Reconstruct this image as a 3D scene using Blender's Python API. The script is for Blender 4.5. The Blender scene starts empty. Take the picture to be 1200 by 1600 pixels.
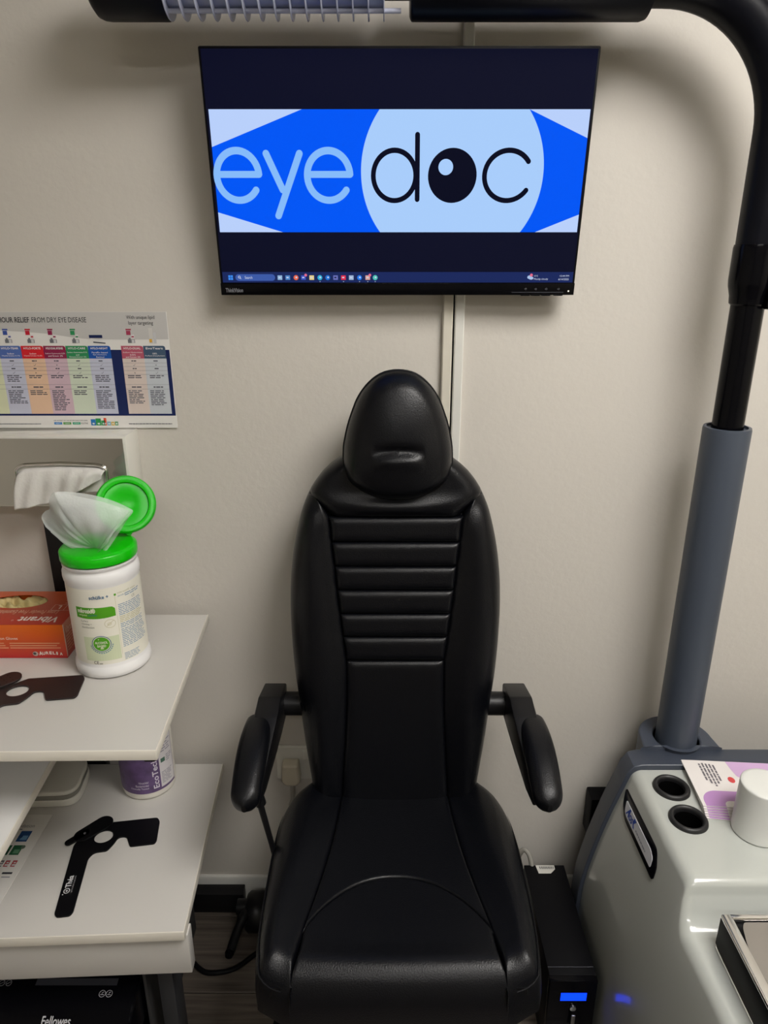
import bpy, bmesh, math, random
from mathutils import Vector, Matrix
from math import sin, cos, pi, radians, sqrt

# ------------------------------------------------------------------ camera, world, lights, exposure
scene = bpy.context.scene
COL = scene.collection
random.seed(7)

cam_data = bpy.data.cameras.new('camera')
cam_data.sensor_fit = 'VERTICAL'
cam_data.sensor_height = 24.0
cam_data.lens = 24.0 * 1110.0 / 1600.0
cam_data.clip_start = 0.02
cam = bpy.data.objects.new('camera', cam_data)
COL.objects.link(cam)
cam.location = (0.0, 0.0, 1.5)
cam.rotation_euler = (radians(90 - 19.7), 0, 0)
scene.camera = cam

world = bpy.data.worlds.new('world')
scene.world = world
world.use_nodes = True
world.node_tree.nodes['Background'].inputs[0].default_value = (0.9, 0.93, 1.0, 1)
world.node_tree.nodes['Background'].inputs[1].default_value = 0.02

vs = scene.view_settings
vs.view_transform = 'Standard'
vs.look = 'None'
vs.gamma = 1.0
vs.use_curve_mapping = False
vs.exposure = 0.0
cy = scene.cycles
cy.max_bounces = 6
cy.diffuse_bounces = 4
cy.glossy_bounces = 3
cy.transmission_bounces = 4
cy.transparent_max_bounces = 8
cy.caustics_reflective = False
cy.caustics_refractive = False

# ceiling panel lights of the room: (x, y, half size x, half size y, emission)
CEIL = 2.60
PANELS = [(0.85, 0.10, 0.45, 0.45, 20.5),
          (0.05, -1.35, 0.60, 0.06, 44.0)]

# ------------------------------------------------------------------ materials
def C(h):
    h = h.lstrip('#')
    out = []
    for i in (0, 2, 4):
        c = int(h[i:i + 2], 16) / 255.0
        out.append(c / 12.92 if c <= 0.04045 else ((c + 0.055) / 1.055) ** 2.4)
    return (out[0], out[1], out[2], 1.0)

MATS = {}
def mat(name, col, rough=0.5, metal=0.0, spec=0.5, bump=0.0, bscale=200.0, var=0.0, vscale=8.0, coat=0.0,
        emit=None, estr=1.0, alpha=1.0, trans=0.0, croughness=0.1, rvar=0.0):
    if name in MATS:
        return MATS[name]
    m = bpy.data.materials.new(name)
    m.use_nodes = True
    nt = m.node_tree
    b = nt.nodes['Principled BSDF']
    if isinstance(col, str):
        col = C(col)
    b.inputs['Base Color'].default_value = col
    b.inputs['Roughness'].default_value = rough
    b.inputs['Metallic'].default_value = metal
    b.inputs['Specular IOR Level'].default_value = spec
    b.inputs['Coat Weight'].default_value = coat
    b.inputs['Coat Roughness'].default_value = croughness
    b.inputs['Transmission Weight'].default_value = trans
    b.inputs['Alpha'].default_value = alpha
    if emit:
        b.inputs['Emission Color'].default_value = C(emit) if isinstance(emit, str) else emit
        b.inputs['Emission Strength'].default_value = estr
    tc = None
    if bump or var or rvar:
        tc = nt.nodes.new('ShaderNodeTexCoord')
    if bump:
        n = nt.nodes.new('ShaderNodeTexNoise')
        n.inputs['Scale'].default_value = bscale
        n.inputs['Detail'].default_value = 3
        nt.links.new(tc.outputs['Object'], n.inputs['Vector'])
        bp = nt.nodes.new('ShaderNodeBump')
        bp.inputs['Strength'].default_value = bump
        bp.inputs['Distance'].default_value = 0.002
        nt.links.new(n.outputs['Fac'], bp.inputs['Height'])
        nt.links.new(bp.outputs['Normal'], b.inputs['Normal'])
    if var:
        n = nt.nodes.new('ShaderNodeTexNoise')
        n.inputs['Scale'].default_value = vscale
        n.inputs['Detail'].default_value = 5
        nt.links.new(tc.outputs['Object'], n.inputs['Vector'])
        r = nt.nodes.new('ShaderNodeValToRGB')
        r.color_ramp.elements[0].position = 0.3
        r.color_ramp.elements[1].position = 0.7
        r.color_ramp.elements[0].color = tuple(c * (1 - var) for c in col[:3]) + (1,)
        r.color_ramp.elements[1].color = tuple(min(1, c * (1 + var)) for c in col[:3]) + (1,)
        nt.links.new(n.outputs['Fac'], r.inputs['Fac'])
        nt.links.new(r.outputs['Color'], b.inputs['Base Color'])
    if rvar:
        n = nt.nodes.new('ShaderNodeTexNoise')
        n.inputs['Scale'].default_value = 14
        nt.links.new(tc.outputs['Object'], n.inputs['Vector'])
        mr = nt.nodes.new('ShaderNodeMapRange')
        mr.inputs['To Min'].default_value = rough - rvar
        mr.inputs['To Max'].default_value = rough + rvar
        nt.links.new(n.outputs['Fac'], mr.inputs['Value'])
        nt.links.new(mr.outputs['Result'], b.inputs['Roughness'])
    MATS[name] = m
    return m

def glow(name, h, s=1.0):                       # lit pixels of a display
    return mat(name, (0, 0, 0, 1), rough=0.35, spec=0.05, emit=h, estr=s)

def ink(h):                                     # flat print of one colour
    return mat('print_' + h.strip('#'), h, rough=0.5, spec=0.3)

M_WALL = mat('wall_paint', '#cac5bd', rough=0.75, spec=0.25, bump=0.25, bscale=90, var=0.015, vscale=3)
M_WALL2 = mat('wall_paint_room', '#c9c4b8', rough=0.8, spec=0.2, bump=0.2, bscale=90)
M_CEIL = mat('ceiling_paint', '#d8d5cc', rough=0.9, spec=0.1, bump=0.2, bscale=60)
M_WHITEGLOSS = mat('white_plastic_gloss', '#dcdad2', rough=0.22, spec=0.5)
M_WHITE = mat('white_plastic', '#d9d7cf', rough=0.42, spec=0.5, rvar=0.05)
M_TRUNK = mat('trunking_pvc', '#cfcabd', rough=0.38)
M_TRUNK2 = mat('trunking_pvc_white', '#d6d5cf', rough=0.32)
M_LAM = mat('laminate_white', '#c6c3be', rough=0.33, spec=0.5, bump=0.02, bscale=300, rvar=0.04)
M_LAMEDGE = mat('laminate_edge', '#ddd8cd', rough=0.4)
M_LEATHER = mat('black_leather', (0.0026, 0.0029, 0.0044, 1), rough=0.32, spec=0.28, bump=0.22, bscale=520, rvar=0.05)
M_LEATHER2 = mat('black_leather_side', (0.003, 0.003, 0.004, 1), rough=0.42, spec=0.2, bump=0.18, bscale=700)
M_STITCH = mat('grey_thread', '#4a4a4c', rough=0.7)
M_BLK = mat('black_plastic', (0.003, 0.003, 0.004, 1), rough=0.45, spec=0.12, bump=0.05, bscale=500)
M_BLKG = mat('black_plastic_gloss', (0.002, 0.002, 0.003, 1), rough=0.16, spec=0.14)
M_BLKM = mat('black_metal', (0.004, 0.004, 0.005, 1), rough=0.38, spec=0.3, bump=0.03, bscale=400)
M_LAMPBLK = mat('lamp_black', (0.003, 0.0034, 0.006, 1), rough=0.35, spec=0.16)
M_DARKSTEEL = mat('dark_grey_metal', '#3b3c40', rough=0.5, metal=0.2)
M_SLATE = mat('slate_grey_paint', '#3c424e', rough=0.42, spec=0.5, bump=0.02, bscale=300)
M_SLATE2 = mat('slate_grey_column', '#3d4450', rough=0.40, spec=0.5, bump=0.02, bscale=300)
M_UNIT = mat('light_grey_gloss', '#b3b6b1', rough=0.25, spec=0.5, coat=0.8, croughness=0.09)
M_CHROME = mat('chrome', (0.86, 0.85, 0.83, 1), rough=0.10, metal=1.0, rvar=0.05)
M_MIRROR = mat('polished_steel', (0.66, 0.65, 0.63, 1), rough=0.07, metal=1.0, bump=0.35, bscale=7)
M_STEEL = mat('steel', (0.5, 0.5, 0.5, 1), rough=0.3, metal=1.0)
M_PAPER = mat('paper', '#dcd9d4', rough=0.6, spec=0.3)
M_TISSUE = mat('tissue', '#d9d6d2', rough=0.9, spec=0.1, bump=0.4, bscale=160)
M_WIPE = mat('wet_wipe', '#e6ebea', rough=0.8, spec=0.2, bump=0.5, bscale=260, alpha=0.5)
M_GREEN = mat('green_plastic', '#12bc08', rough=0.28, spec=0.5)
M_TUB = mat('tub_white', '#e4e3e3', rough=0.32, spec=0.5)
M_LABEL = mat('label_paper', '#e2dfd2', rough=0.4)
M_PURPLE = mat('purple_label', '#5b466f', rough=0.4, var=0.3, vscale=45)
M_OCC = mat('occluder_black', (0.003, 0.003, 0.004, 1), rough=0.4, spec=0.2, bump=0.05, bscale=400)
M_OCC2 = mat('occluder_brown', (0.016, 0.009, 0.009, 1), rough=0.45, bump=0.05, bscale=400)
M_GLOVE = mat('latex_cream', '#d8c68c', rough=0.6, bump=0.4, bscale=40)
M_RUBBER = mat('rubber', (0.011, 0.011, 0.012, 1), rough=0.45)
M_VOID = mat('dark_liner', (0.003, 0.003, 0.003, 1), rough=0.9, spec=0.0)
M_FIN = mat('fin_white', '#b9bdd0', rough=0.35)
M_TUBEGL = mat('lamp_tube_frosted', '#8f97b4', rough=0.25, spec=0.6)

def wood_mat():
    m = bpy.data.materials.new('floor_wood')
    m.use_nodes = True
    nt = m.node_tree
    b = nt.nodes['Principled BSDF']
    tc = nt.nodes.new('ShaderNodeTexCoord')
    mp = nt.nodes.new('ShaderNodeMapping')
    mp.inputs['Scale'].default_value = (2.0, 40.0, 1.0)
    nt.links.new(tc.outputs['Object'], mp.inputs['Vector'])
    n = nt.nodes.new('ShaderNodeTexNoise')
    n.inputs['Scale'].default_value = 3.0
    n.inputs['Detail'].default_value = 6
    nt.links.new(mp.outputs['Vector'], n.inputs['Vector'])
    r = nt.nodes.new('ShaderNodeValToRGB')
    r.color_ramp.elements[0].position = 0.3
    r.color_ramp.elements[0].color = C('#463f39')
    r.color_ramp.elements[1].position = 0.75
    r.color_ramp.elements[1].color = C('#6e645b')
    nt.links.new(n.outputs['Fac'], r.inputs['Fac'])
    nt.links.new(r.outputs['Color'], b.inputs['Base Color'])
    b.inputs['Roughness'].default_value = 0.42
    bp = nt.nodes.new('ShaderNodeBump')
    bp.inputs['Strength'].default_value = 0.15
    bp.inputs['Distance'].default_value = 0.001
    nt.links.new(n.outputs['Fac'], bp.inputs['Height'])
    nt.links.new(bp.outputs['Normal'], b.inputs['Normal'])
    return m
M_WOOD = wood_mat()

def ramp_z_mat(name, z0, z1, c0, c1, rough=0.4, noise=0.0):   # printed colour fade between two heights of the object
    m = bpy.data.materials.new(name)
    m.use_nodes = True
    nt = m.node_tree
    b = nt.nodes['Principled BSDF']
    tc = nt.nodes.new('ShaderNodeTexCoord')
    sx = nt.nodes.new('ShaderNodeSeparateXYZ')
    nt.links.new(tc.outputs['Object'], sx.inputs[0])
    mr = nt.nodes.new('ShaderNodeMapRange')
    mr.inputs['From Min'].default_value = z0
    mr.inputs['From Max'].default_value = z1
    nt.links.new(sx.outputs[2], mr.inputs['Value'])
    r = nt.nodes.new('ShaderNodeValToRGB')
    r.color_ramp.elements[0].color = C(c0)
    r.color_ramp.elements[1].color = C(c1)
    nt.links.new(mr.outputs['Result'], r.inputs['Fac'])
    nt.links.new(r.outputs['Color'], b.inputs['Base Color'])
    b.inputs['Roughness'].default_value = rough
    return m

# ------------------------------------------------------------------ builders (all shapes given in room metres)
ORG = {}
def top_of(o):
    while o.parent:
        o = o.parent
    return o

def thing(name, label, cat, loc, group=None):
    o = bpy.data.objects.new(name, None)
    COL.objects.link(o)
    o.empty_display_size = 0.05
    o.location = loc
    ORG[o.name] = Vector(loc)
    o['label'] = label
    o['category'] = cat
    if group:
        o['group'] = group
    return o

def tag(o, label, cat, group=None):
    o['label'] = label
    o['category'] = cat
    if group:
        o['group'] = group
    return o

def mk(name, verts, faces, m, parent=None, smooth=False, kind=None, label=None, angle=None):
    vs_ = [Vector(v) for v in verts]
    if parent is not None:
        off = ORG[top_of(parent).name]
    else:
        xs = [v.x for v in vs_]; ys = [v.y for v in vs_]; zs = [v.z for v in vs_]
        off = Vector(((min(xs) + max(xs)) / 2, (min(ys) + max(ys)) / 2, min(zs)))
    me = bpy.data.meshes.new(name)
    me.from_pydata([v - off for v in vs_], [], faces)
    me.materials.append(m)
    if smooth:
        me.polygons.foreach_set('use_smooth', [True] * len(me.polygons))
        if angle is not None:
            me.set_sharp_from_angle(angle=radians(angle))
    me.update()
    o = bpy.data.objects.new(name, me)
    COL.objects.link(o)
    if parent is not None:
        o.parent = parent
    else:
        o.location = off
        ORG[o.name] = off
    if kind:
        o['kind'] = kind
    if label:
        o['label'] = label
    return o

def from_bm(bm):
    bm.verts.index_update()
    vs_ = [v.co.copy() for v in bm.verts]
    fs = [[v.index for v in f.verts] for f in bm.faces]
    bm.free()
    return vs_, fs

def geo_box(x0, x1, y0, y1, z0, z1, bevel=0.0, seg=2):
    bm = bmesh.new()
    bmesh.ops.create_cube(bm, size=1.0)
    for v in bm.verts:
        v.co = Vector((x0 if v.co.x < 0 else x1, y0 if v.co.y < 0 else y1, z0 if v.co.z < 0 else z1))
    if bevel:
        bmesh.ops.bevel(bm, geom=list(bm.edges), offset=bevel, segments=seg, affect='EDGES', profile=0.5)
    return from_bm(bm)

def box(name, b, m, parent=None, bevel=0.002, seg=2, xf=None, **k):
    v, f = geo_box(*b, bevel=bevel, seg=seg)
    if xf:
        v = [xf @ p for p in v]
    return mk(name, v, f, m, parent, smooth=bevel > 0, angle=35, **k)

def hexa(name, corners, m, parent=None, bevel=0.002, **k):   # 4 bottom corners, 4 top corners
    bm = bmesh.new()
    vv = [bm.verts.new(c) for c in corners]
    for q in ((3, 2, 1, 0), (4, 5, 6, 7), (0, 1, 5, 4), (1, 2, 6, 5), (2, 3, 7, 6), (3, 0, 4, 7)):
        bm.faces.new([vv[i] for i in q])
    bmesh.ops.recalc_face_normals(bm, faces=bm.faces)
    if bevel:
        bmesh.ops.bevel(bm, geom=list(bm.edges), offset=bevel, segments=2, affect='EDGES', profile=0.5)
    v, f = from_bm(bm)
    return mk(name, v, f, m, parent, smooth=bevel > 0, angle=35, **k)

def geo_lathe(profile, center, seg=48, axis='Z', sx=1.0, sy=1.0):
    v, f = [], []
    n = len(profile)
    cx, cy, cz = center
    for i in range(seg):
        a = 2 * pi * i / seg
        for r, h in profile:
            p = (r * cos(a) * sx, r * sin(a) * sy, h)
            if axis == 'X':
                p = (p[2], p[0], p[1])
            elif axis == 'Y':
                p = (p[0], p[2], p[1])
            v.append((cx + p[0], cy + p[1], cz + p[2]))
    for i in range(seg):
        j = (i + 1) % seg
        for k in range(n - 1):
            f.append((i * n + k, j * n + k, j * n + k + 1, i * n + k + 1))
    if profile[0][0] > 1e-6:
        f.append([i * n for i in range(seg)][::-1])
    if profile[-1][0] > 1e-6:
        f.append([i * n + n - 1 for i in range(seg)])
    return v, f

def lathe(name, profile, center, m, parent=None, seg=48, axis='Z', angle=40, closed=True, **k):
    v, f = geo_lathe(profile, center, seg, axis)
    if not closed:
        f = [q for q in f if len(q) == 4]
    bm = bmesh.new()
    vv = [bm.verts.new(p) for p in v]
    for q in f:
        try:
            bm.faces.new([vv[i] for i in q])
        except ValueError:
            pass
    bmesh.ops.remove_doubles(bm, verts=bm.verts, dist=1e-6)
    bmesh.ops.recalc_face_normals(bm, faces=bm.faces)
    v, f = from_bm(bm)
    return mk(name, v, f, m, parent, smooth=True, angle=angle, **k)

def geo_tube(pts, r, seg=12, caps=True):
    pts = [Vector(p) for p in pts]
    rs = r if isinstance(r, (list, tuple)) else [r] * len(pts)
    v, f = [], []
    t = (pts[1] - pts[0]).normalized()
    up = Vector((0, 0, 1)) if abs(t.z) < 0.9 else Vector((1, 0, 0))
    nrm = t.cross(up).normalized()
    for i, p in enumerate(pts):
        if i == 0:
            t2 = pts[1] - pts[0]
        elif i == len(pts) - 1:
            t2 = pts[-1] - pts[-2]
        else:
            t2 = (pts[i + 1] - pts[i]).normalized() + (pts[i] - pts[i - 1]).normalized()
        t2.normalize()
        nrm = (nrm - t2 * nrm.dot(t2)).normalized()
        bn = t2.cross(nrm)
        for k in range(seg):
            a = 2 * pi * k / seg
            v.append(p + (nrm * cos(a) + bn * sin(a)) * rs[i])
    for i in range(len(pts) - 1):
        for k in range(seg):
            k2 = (k + 1) % seg
            f.append((i * seg + k, i * seg + k2, (i + 1) * seg + k2, (i + 1) * seg + k))
    if caps:
        f.append(list(range(seg))[::-1])
        f.append([(len(pts) - 1) * seg + k for k in range(seg)])
    return v, f

def tube(name, pts, r, m, parent=None, seg=12, **k):
    v, f = geo_tube(pts, r, seg)
    return mk(name, v, f, m, parent, smooth=True, angle=50, **k)

def spline(pts, n=10):                           # Catmull-Rom through the points
    P = [Vector(p) for p in pts]
    P = [P[0] * 2 - P[1]] + P + [P[-1] * 2 - P[-2]]
    out = []
    for i in range(1, len(P) - 2):
        for k in range(n):
            t = k / n
            a, b, c, d = P[i - 1], P[i], P[i + 1], P[i + 2]
            out.append(0.5 * ((2 * b) + (c - a) * t + (2 * a - 5 * b + 4 * c - d) * t * t + (3 * b - a - 3 * c + d) * t ** 3))
    out.append(P[-2])
    return out

def interp(tab, x):                              # smooth table lookup, tab sorted by first entry ascending
    if x <= tab[0][0]:
        return tab[0][1]
    if x >= tab[-1][0]:
        return tab[-1][1]
    for i in range(len(tab) - 1):
        x0, y0 = tab[i]; x1, y1 = tab[i + 1]
        if x0 <= x <= x1:
            m0 = (y1 - tab[i - 1][1]) / (x1 - tab[i - 1][0]) if i > 0 else (y1 - y0) / (x1 - x0)
            m1 = (tab[i + 2][1] - y0) / (tab[i + 2][0] - x0) if i + 2 < len(tab) else (y1 - y0) / (x1 - x0)
            h = x1 - x0
            t = (x - x0) / h
            return (2*t**3 - 3*t*t + 1) * y0 + (t**3 - 2*t*t + t) * h * m0 + (-2*t**3 + 3*t*t) * y1 + (t**3 - t*t) * h * m1

class Plane:
    """flat frame for print: origin, x axis, y axis"""
    def __init__(s, o, x, y):
        s.o = Vector(o); s.x = Vector(x).normalized(); s.y = Vector(y).normalized(); s.n = s.x.cross(s.y).normalized()
    def __call__(s, u, v, h=0.0):
        return s.o + s.x * u + s.y * v + s.n * h

class Wrap:
    """frame wrapped on an upright cylinder: u = arc length from the facing direction, v = height"""
    def __init__(s, c, r, facing):
        s.c = Vector(c); s.r = r; s.a = facing
    def __call__(s, u, v, h=0.0):
        t = s.a + u / s.r
        R = s.r + h
        return Vector((s.c.x + R * sin(t), s.c.y - R * cos(t), s.c.z + v))

def geo_ctext(body):
    cu = bpy.data.curves.new('txt', 'FONT')
    cu.body = body
    cu.align_x = 'LEFT'
    cu.resolution_u = 3
    ob = bpy.data.objects.new('txt', cu)
    me = bpy.data.meshes.new_from_object(ob)
    v = [(p.co.x, p.co.y) for p in me.vertices]
    f = [list(p.vertices) for p in me.polygons]
    bpy.data.objects.remove(ob)
    bpy.data.curves.remove(cu)
    bpy.data.meshes.remove(me)
    return v, f

def text_geo(fr, body, b, h, shear=0.0):         # lettering whose ink fills the box b = (u0, v0, u1, v1)
    v, f = geo_ctext(body)
    v = [(x + shear * y, y) for x, y in v]
    xs = [p[0] for p in v]; ys = [p[1] for p in v]
    x0, x1, y0, y1 = min(xs), max(xs), min(ys), max(ys)
    out = [fr(b[0] + (x - x0) / (x1 - x0) * (b[2] - b[0]), b[1] + (y - y0) / (y1 - y0) * (b[3] - b[1]), h) for x, y in v]
    return out, f

def text(name, fr, body, b, m, parent, h=0.0006, shear=0.0, bold=0.0):
    v, f = text_geo(fr, body, b, h, shear)
    if bold:
        for q_, d in enumerate(((bold, 0), (-bold, 0), (0, bold), (0, -bold))):
            v2, f2 = text_geo(fr, body, (b[0] + d[0], b[1] + d[1], b[2] + d[0], b[3] + d[1]), h + .00006 * (q_ + 1), shear)
            n = len(v)
            v += v2
            f += [[i + n for i in q] for q in f2]
    return mk(name, v, f, m, parent)

def join(geos):
    v, f = [], []
    for a, b in geos:
        n = len(v)
        v += list(a)
        f += [[i + n for i in q] for q in b]
    return v, f

def flat_poly(name, fr, poly, m, parent, h=0.0004):
    return mk(name, [fr(u, v, h) for u, v in poly], [list(range(len(poly)))], m, parent)

def rect_geo(fr, b, h, nu=1):
    v, f = [], []
    for i in range(nu + 1):
        u = b[0] + (b[2] - b[0]) * i / nu
        v += [fr(u, b[1], h), fr(u, b[3], h)]
    for i in range(nu):
        f.append((2 * i, 2 * i + 2, 2 * i + 3, 2 * i + 1))
    return v, f

def rects(name, fr, bs, m, parent, h=0.0004, nu=1):
    return mk(name, *join([rect_geo(fr, b, h, nu) for b in bs]), m, parent)

def disc_geo(fr, u, v, ru, rv, h, n=28):
    return [fr(u + ru * cos(2 * pi * k / n), v + rv * sin(2 * pi * k / n), h) for k in range(n)], [list(range(n))]

def ring_geo(fr, u, v, ru, rv, w, h, n=36, a0=0.0, a1=2 * pi):
    vs_, f = [], []
    full = abs(a1 - a0 - 2 * pi) < 1e-6
    for k in range(n + (0 if full else 1)):
        a = a0 + (a1 - a0) * k / n
        vs_.append(fr(u + (ru - w / 2) * cos(a), v + (rv - w / 2) * sin(a), h))
        vs_.append(fr(u + (ru + w / 2) * cos(a), v + (rv + w / 2) * sin(a), h))
    N = len(vs_) // 2
    for k in range(N if full else N - 1):
        j = (k + 1) % N
        f.append((2 * k, 2 * k + 1, 2 * j + 1, 2 * j))
    return vs_, f

def line_geo(fr, p, q, w, h, cap=True):
    p, q = Vector(p), Vector(q)
    d = (q - p).normalized()
    n = Vector((-d.y, d.x)) * w / 2
    poly = [p - n, q - n]
    if cap:
        a = math.atan2(d.y, d.x)
        poly += [q + Vector((cos(a - pi/2 + pi*k/8), sin(a - pi/2 + pi*k/8))) * w/2 for k in range(1, 8)]
    poly += [q + n, p + n]
    if cap:
        poly += [p + Vector((cos(a + pi/2 + pi*k/8), sin(a + pi/2 + pi*k/8))) * w/2 for k in range(1, 8)]
    return [fr(x.x, x.y, h) for x in poly], [list(range(len(poly)))]

def small_print(fr, b, rows, fill=0.6, h=0.0005, seed=0, words=True, nu=1, ragged=0.3):
    """rows of print too small to read: word-long bars"""
    rnd = random.Random(seed)
    g = []
    pitch = (b[3] - b[1]) / rows
    for i in range(rows):
        v1 = b[3] - i * pitch
        v0 = v1 - pitch * fill
        end = b[2] - rnd.random() * ragged * (b[2] - b[0])
        if not words:
            g.append(rect_geo(fr, (b[0], v0, end, v1), h, nu))
            continue
        u = b[0]
        while u < end - pitch:
            w = pitch * (1.2 + rnd.random() * 3)
            e = min(u + w, end)
            g.append(rect_geo(fr, (u, v0, e, v1), h, nu))
            u = e + pitch * 0.45
    return join(g)

def prism_geo(poly, z0, z1, bevel=0.0, holes=()):
    """plate with rounded rim from a 2D outline and holes"""
    cu = bpy.data.curves.new('plate', 'CURVE')
    cu.dimensions = '2D'
    cu.fill_mode = 'BOTH'
    cu.extrude = max(0.0, (z1 - z0) / 2 - bevel)
    cu.bevel_depth = bevel
    cu.bevel_resolution = 2
    cu.offset = -bevel
    for pl in [poly] + list(holes):
        sp = cu.splines.new('POLY')
        sp.points.add(len(pl) - 1)
        for p, q in zip(sp.points, pl):
            p.co = (q[0], q[1], 0, 1)
        sp.use_cyclic_u = True
    ob = bpy.data.objects.new('plate', cu)
    me = bpy.data.meshes.new_from_object(ob)
    v = [Vector((p.co.x, p.co.y, p.co.z + (z0 + z1) / 2)) for p in me.vertices]
    f = [list(p.vertices) for p in me.polygons]
    bpy.data.objects.remove(ob); bpy.data.curves.remove(cu); bpy.data.meshes.remove(me)
    return v, f

def round_poly(pts, r, n=5):
    """round the corners of a closed outline"""
    P = [Vector(p) for p in pts]
    out = []
    for i, p in enumerate(P):
        a = P[i - 1]; b = P[(i + 1) % len(P)]
        rr = r[i] if isinstance(r, (list, tuple)) else r
        da = (a - p); db = (b - p)
        k = min(rr, da.length * 0.45, db.length * 0.45)
        s = p + da.normalized() * k
        e = p + db.normalized() * k
        for j in range(n + 1):
            t = j / n
            out.append((1 - t) ** 2 * s + 2 * t * (1 - t) * p + t * t * e)
    return [(q.x, q.y) for q in out]

# ------------------------------------------------------------------ room shell
WY = 1.35
X0, X1, Y0 = -1.9, 1.7, -3.0
def struct(o):
    o['kind'] = 'structure'
    return o

struct(mk('wall_back', [(X0, WY, 0), (X1, WY, 0), (X1, WY, CEIL), (X0, WY, CEIL), (X0, WY + .1, 0), (X1, WY + .1, 0), (X1, WY + .1, CEIL), (X0, WY + .1, CEIL)],
          [(0, 1, 2, 3), (7, 6, 5, 4), (0, 4, 5, 1), (3, 2, 6, 7), (0, 3, 7, 4), (1, 5, 6, 2)], M_WALL))
struct(box('wall_left', (X0 - .1, X0, Y0, WY, 0, CEIL), M_WALL2, bevel=0))
struct(box('wall_right', (X1, X1 + .1, Y0, WY, 0, CEIL), M_WALL2, bevel=0))
struct(box('wall_front', (X0, X1, Y0 - .1, Y0, 0, CEIL), M_WALL2, bevel=0))
struct(box('ceiling', (X0, X1, Y0, WY, CEIL, CEIL + .1), M_CEIL, bevel=0))
floor = struct(box('floor', (X0, X1, Y0, WY, -0.06, -0.012), mat('screed', '#9a9186', rough=0.9), bevel=0))
# planks run along the wall; one joint shows between desk and chair
pw, pl = 0.19, 1.22
k = 0
yj = 1.098
rows_y = [yj + pw * i for i in range(-22, 3)]
for y in rows_y:
    if y + pw < Y0 or y > WY:
        continue
    xs = X0 - random.random() * pl
    while xs < X1:
        a, b_ = max(xs, X0), min(xs + pl, X1)
        ya, yb = max(y, Y0), min(y + pw, WY)
        if b_ - a > 0.05 and yb - ya > 0.01:
            v, f = geo_box(a + .0008, b_ - .0008, ya + .0012, yb - .0012, -0.012, 0.0, 0.0008, 1)
            mk('plank', v, f, M_WOOD, floor)
        xs += pl
# skirting of the back wall: soft vinyl strip, its lower edge curling
sv, sf = [], []
N = 90
for i in range(N + 1):
    x = X0 + (X1 - X0) * i / N
    w = 0.006 * sin(x * 17.0) + 0.004 * sin(x * 41 + 1)
    for y, z in ((WY, 0.066), (WY - .008, 0.066), (WY - .010, 0.062), (WY - .010, 0.022 + w * .3), (WY - .013 - abs(w) * .3, 0.010 + abs(w)), (WY - .018 - abs(w) * .5, 0.003 + max(0, w)), (WY, 0.002 + max(0, w))):
        sv.append((x, y, z))
for i in range(N):
    for q in range(7):
        r_ = (q + 1) % 7
        sf.append((i * 7 + q, (i + 1) * 7 + q, (i + 1) * 7 + r_, i * 7 + r_))
struct(mk('baseboard_back', sv, sf, M_TRUNK2, smooth=True, angle=40))

# ceiling panel lights
for i, (x, y, hx, hy, e) in enumerate(PANELS):
    t = thing('ceiling_light', ['square white ceiling light panel above the right side of the chair', 'long white ceiling light panel farther back from the chair'][i], 'ceiling light', (x, y, CEIL - .03), 'ceiling light panels')
    fv = []
    g = []
    for bb in ((x - hx - .03, x - hx, y - hy - .03, y + hy + .03), (x + hx, x + hx + .03, y - hy - .03, y + hy + .03), (x - hx, x + hx, y - hy - .03, y - hy), (x - hx, x + hx, y + hy, y + hy + .03)):
        g.append(geo_box(*bb, CEIL - .03, CEIL))
    mk('frame', *join(g), M_WHITE, t)
    mk('diffuser', *geo_box(x - hx, x + hx, y - hy, y + hy, CEIL - .022, CEIL), mat('panel_glow_%d' % i, (.8, .8, .8, 1), emit=(1.0, 0.968, 0.925, 1), estr=e), t)

# ------------------------------------------------------------------ monitor on the wall
MB = Vector((0.0237, 1.301, 1.4383))
SC = Plane(MB, (1, 0, 0), (0, -0.1112055, 0.99379743))     # n points to the room
HW, HH = 0.3085, 0.3687
mon = thing('monitor', 'black wall mounted monitor showing a blue and white eye logo', 'monitor', (0.0237, WY, 1.44))
def slab(fr, b, d0, d1, bevel):
    bm = bmesh.new()
    bmesh.ops.create_cube(bm, size=1)
    for v in bm.verts:
        v.co = Vector((b[0] if v.co.x < 0 else b[2], b[1] if v.co.y < 0 else b[3], d0 if v.co.z < 0 else d1))
    if bevel:
        bmesh.ops.bevel(bm, geom=list(bm.edges), offset=bevel, segments=2, affect='EDGES', profile=0.5)
    v, f = from_bm(bm)
    return [fr(*p) for p in v], f
mk('housing', *slab(SC, (-HW, 0, HW, HH), -0.016, -0.0008, 0.0025), M_BLK, mon, smooth=True, angle=35)
mk('rear_cover', *slab(SC, (-0.2, 0.06, 0.2, 0.30), -0.034, -0.015, 0.008), M_BLK, mon, smooth=True, angle=35)
arm = box('wall_bracket', (-0.03, 0.08, 1.30, WY, 1.57, 1.68), M_BLKM, mon, bevel=.003)
scr = mk('screen', *slab(SC, (-0.3045, 0.0205, 0.3045, HH - 0.004), -0.002, 0.0, 0.0), mat('screen_dark', (0.004, 0.004, 0.006, 1), rough=0.25, spec=0.06, emit='#050820', estr=1.0), mon)
chin = mk('chin', *slab(SC, (-HW, 0, HW, 0.020), -0.0015, 0.0008, 0.0007), M_BLKG, mon, smooth=True, angle=35)
B0, B1 = 0.1028, 0.2839          # picture band
BL, BR = -0.3008, 0.3022
W_ = glow('px_white', '#b9d0fb'); BLU = glow('px_blue', '#0257f6'); CIRC = glow('px_pale_blue', '#a9cdfb'); INKD = glow('px_black', '#0b0d20'); LET = glow('px_letter_blue', '#86bbfa')
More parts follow.
